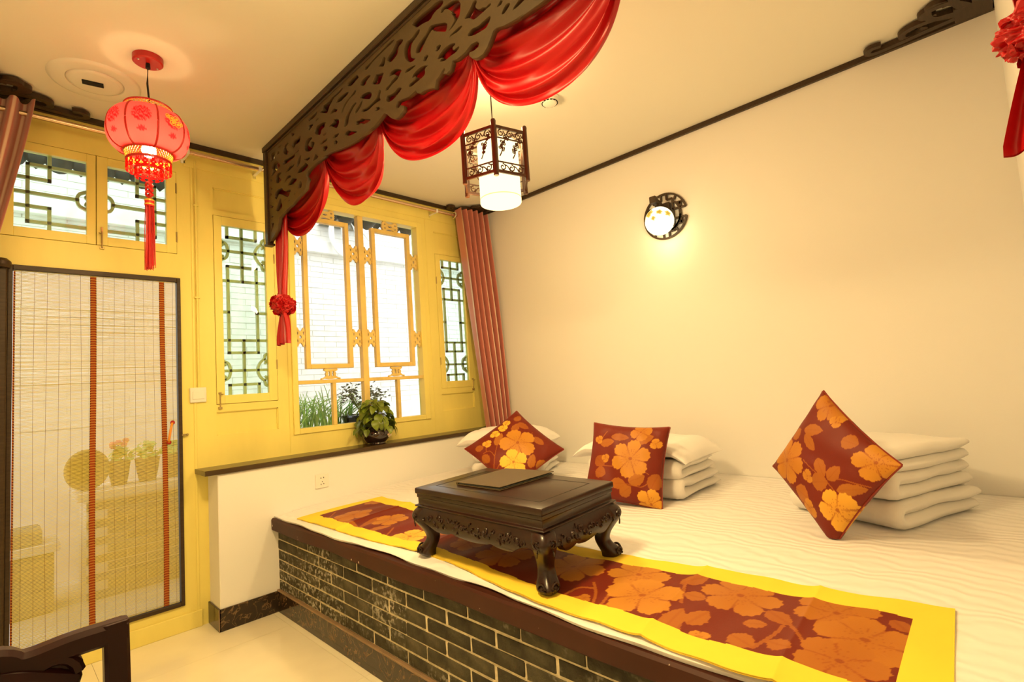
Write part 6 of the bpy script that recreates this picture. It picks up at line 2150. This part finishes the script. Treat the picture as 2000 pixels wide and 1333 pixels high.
pts = [(-hw, 0, zt2 - .012), (-.17, 0, zt2 - .012), (-.122, 0, zt2 - .016), (-.100, -.002, zt2 - .004), (-.05, -.004, zt2 + .006), (0, -.004, zt2 + .008), (.05, -.004, zt2 + .006), (.100, -.002, zt2 - .004), (.122, 0, zt2 - .016), (.17, 0, zt2 - .012), (hw, 0, zt2 - .012)]
obj('top_rail', MB().sweep([tuple(p) for p in catmull(pts, 5)], rail_section(.014, .014), up=(0, 0, 1)), chair_wood, ch, world=False)
for s in (-1, 1):
    obj('back_post', MB().sweep([tuple(p) for p in catmull([(s * (hw - .012), 0, zt2 + .001), (s * (hw - .010), 0, zt2 - .15), (s * (hw - .012), .012, .70), (s * (hw - .020), .03, .46), (s * (hw - .020), .03, 0)], 6)], rail_section(.014, .014), up=(0, 1, 0)), chair_wood, ch, world=False)
spl = [(.150, .942), (.172, .925), (.176, .902), (.160, .884), (.150, .874), (.168, .852), (.166, .822), (.150, .800), (.160, .765), (.150, .72), (.130, .69), (.138, .62), (.120, .55), (.115, .47)]
out2 = spl + [(-x, z) for x, z in spl[::-1]] + [(-.08, .944), (-.03, .960), (.03, .960), (.08, .944)]
hs = [[(.092, .90), (.096, .86), (.084, .80), (.05, .775), (0, .768), (-.05, .775), (-.084, .80), (-.096, .86), (-.092, .90), (-.05, .925), (0, .932), (.05, .925)]]
for s in (1, -1):
    hs.append([(s * x, z) for x, z in ((.118, .905), (.140, .912), (.150, .900), (.130, .888))])
    hs.append([(s * x, z) for x, z in ((.116, .850), (.140, .852), (.138, .825), (.118, .815))])
    hs.append([(s * x, z) for x, z in ((.05, .74), (.10, .75), (.11, .70), (.06, .68))])
M4 = Matrix(((1, 0, 0, 0), (0, 0, -1, .004), (0, 1, 0, 0), (0, 0, 0, 1)))
sp_ = obj('carved_splat', fretwork('carved_splat', smooth_poly(out2, 1), [smooth_poly(h, 1) for h in hs], .018, M4, chair_wood, bev=.003), None, ch)
cv = MB()
rc = random.Random(8)
for s in (-1, 1):
    for (cx, cz, r0, a0, tr) in ((.148, .915, .026, 0, 1.4), (.112, .925, .022, 2, 1.3), (.140, .860, .026, 1, 1.2), (.108, .880, .020, 4, 1.3), (.120, .825, .024, 3, 1.2), (.145, .80, .02, 2, 1.2), (.10, .785, .02, 1, 1.2), (.06, .935, .018, 3, 1.2), (.05, .755, .02, 0, 1.2)):
        for yy in (-.008, .016):
            pts = spiral((cx, cz), r0, .005, a0, a0 + 2 * PI * tr, 22)
            cv.tube([(s * p[0], yy, p[1]) for p in pts], .0065, 6, up=(0, 1, 0), scale=lambda t: 1.15 - .5 * t)
cv.tube([tuple(p) for p in catmull([(-.17, -.006, .905), (-.10, -.010, .936), (0, -.012, .948), (.10, -.010, .936), (.17, -.006, .905)], 6)], .012, 8, up=(0, 1, 0))
obj('scroll_carving', cv, chair_wood, sp_, world=False)
obj('seat', MB().box(-.235, .235, .012, .44, .440, .468), chair_wood, ch, world=False, bevel=.008, bseg=2)
obj('seat_rail', MB().box(-.215, .215, .40, .425, .385, .440).box(-.215, -.19, .05, .40, .385, .440).box(.19, .215, .05, .40, .385, .440), chair_wood, ch, world=False, bevel=.003)
for s in (-1, 1):
    obj('front_leg', MB().sweep([(s * .212, .41, .440), (s * .212, .41, 0)], rail_section(.014, .014), up=(0, 1, 0)), chair_wood, ch, world=False)
obj('stretcher', MB().box(-.2, .2, .400, .418, .12, .15).box(-.222, -.205, .04, .40, .16, .19).box(.205, .222, .04, .40, .16, .19), chair_wood, ch, world=False, bevel=.003)

# ------------------------------------------------------------------ simple fittings for the unseen, added ceiling lamps
shade2 = translucent('lamp_shade_cloth', (0.9, 0.8, 0.6), (0.9, 0.75, 0.5), .75)
for k, (x, y, zc) in enumerate(((0.50, -2.15, 2.52), (0.10, -4.55, 2.45))):
    t = thing('unseen_ceiling_lamp', ('unseen ceiling lamp added near the kang, just outside the frame', 'unseen ceiling lamp added at the far end of the room for its light')[k], 'ceiling lamp', (x, y, ZC))
    obj('canopy', MB().lathe([(0, -.03), (.06, -.03), (.06, 0), (0, 0)], (x, y, ZC), 24), dark_wood, t)
    obj('stem', MB().tube([(x, y, ZC - .02), (x, y, zc + .13)], .006, 8), dark_wood, t)
    obj('spider', MB().bar((x - .22, y, zc + .13), (x + .22, y, zc + .13), .008, .006).bar((x, y - .22, zc + .13), (x, y + .22, zc + .13), .008, .006), dark_wood, t)
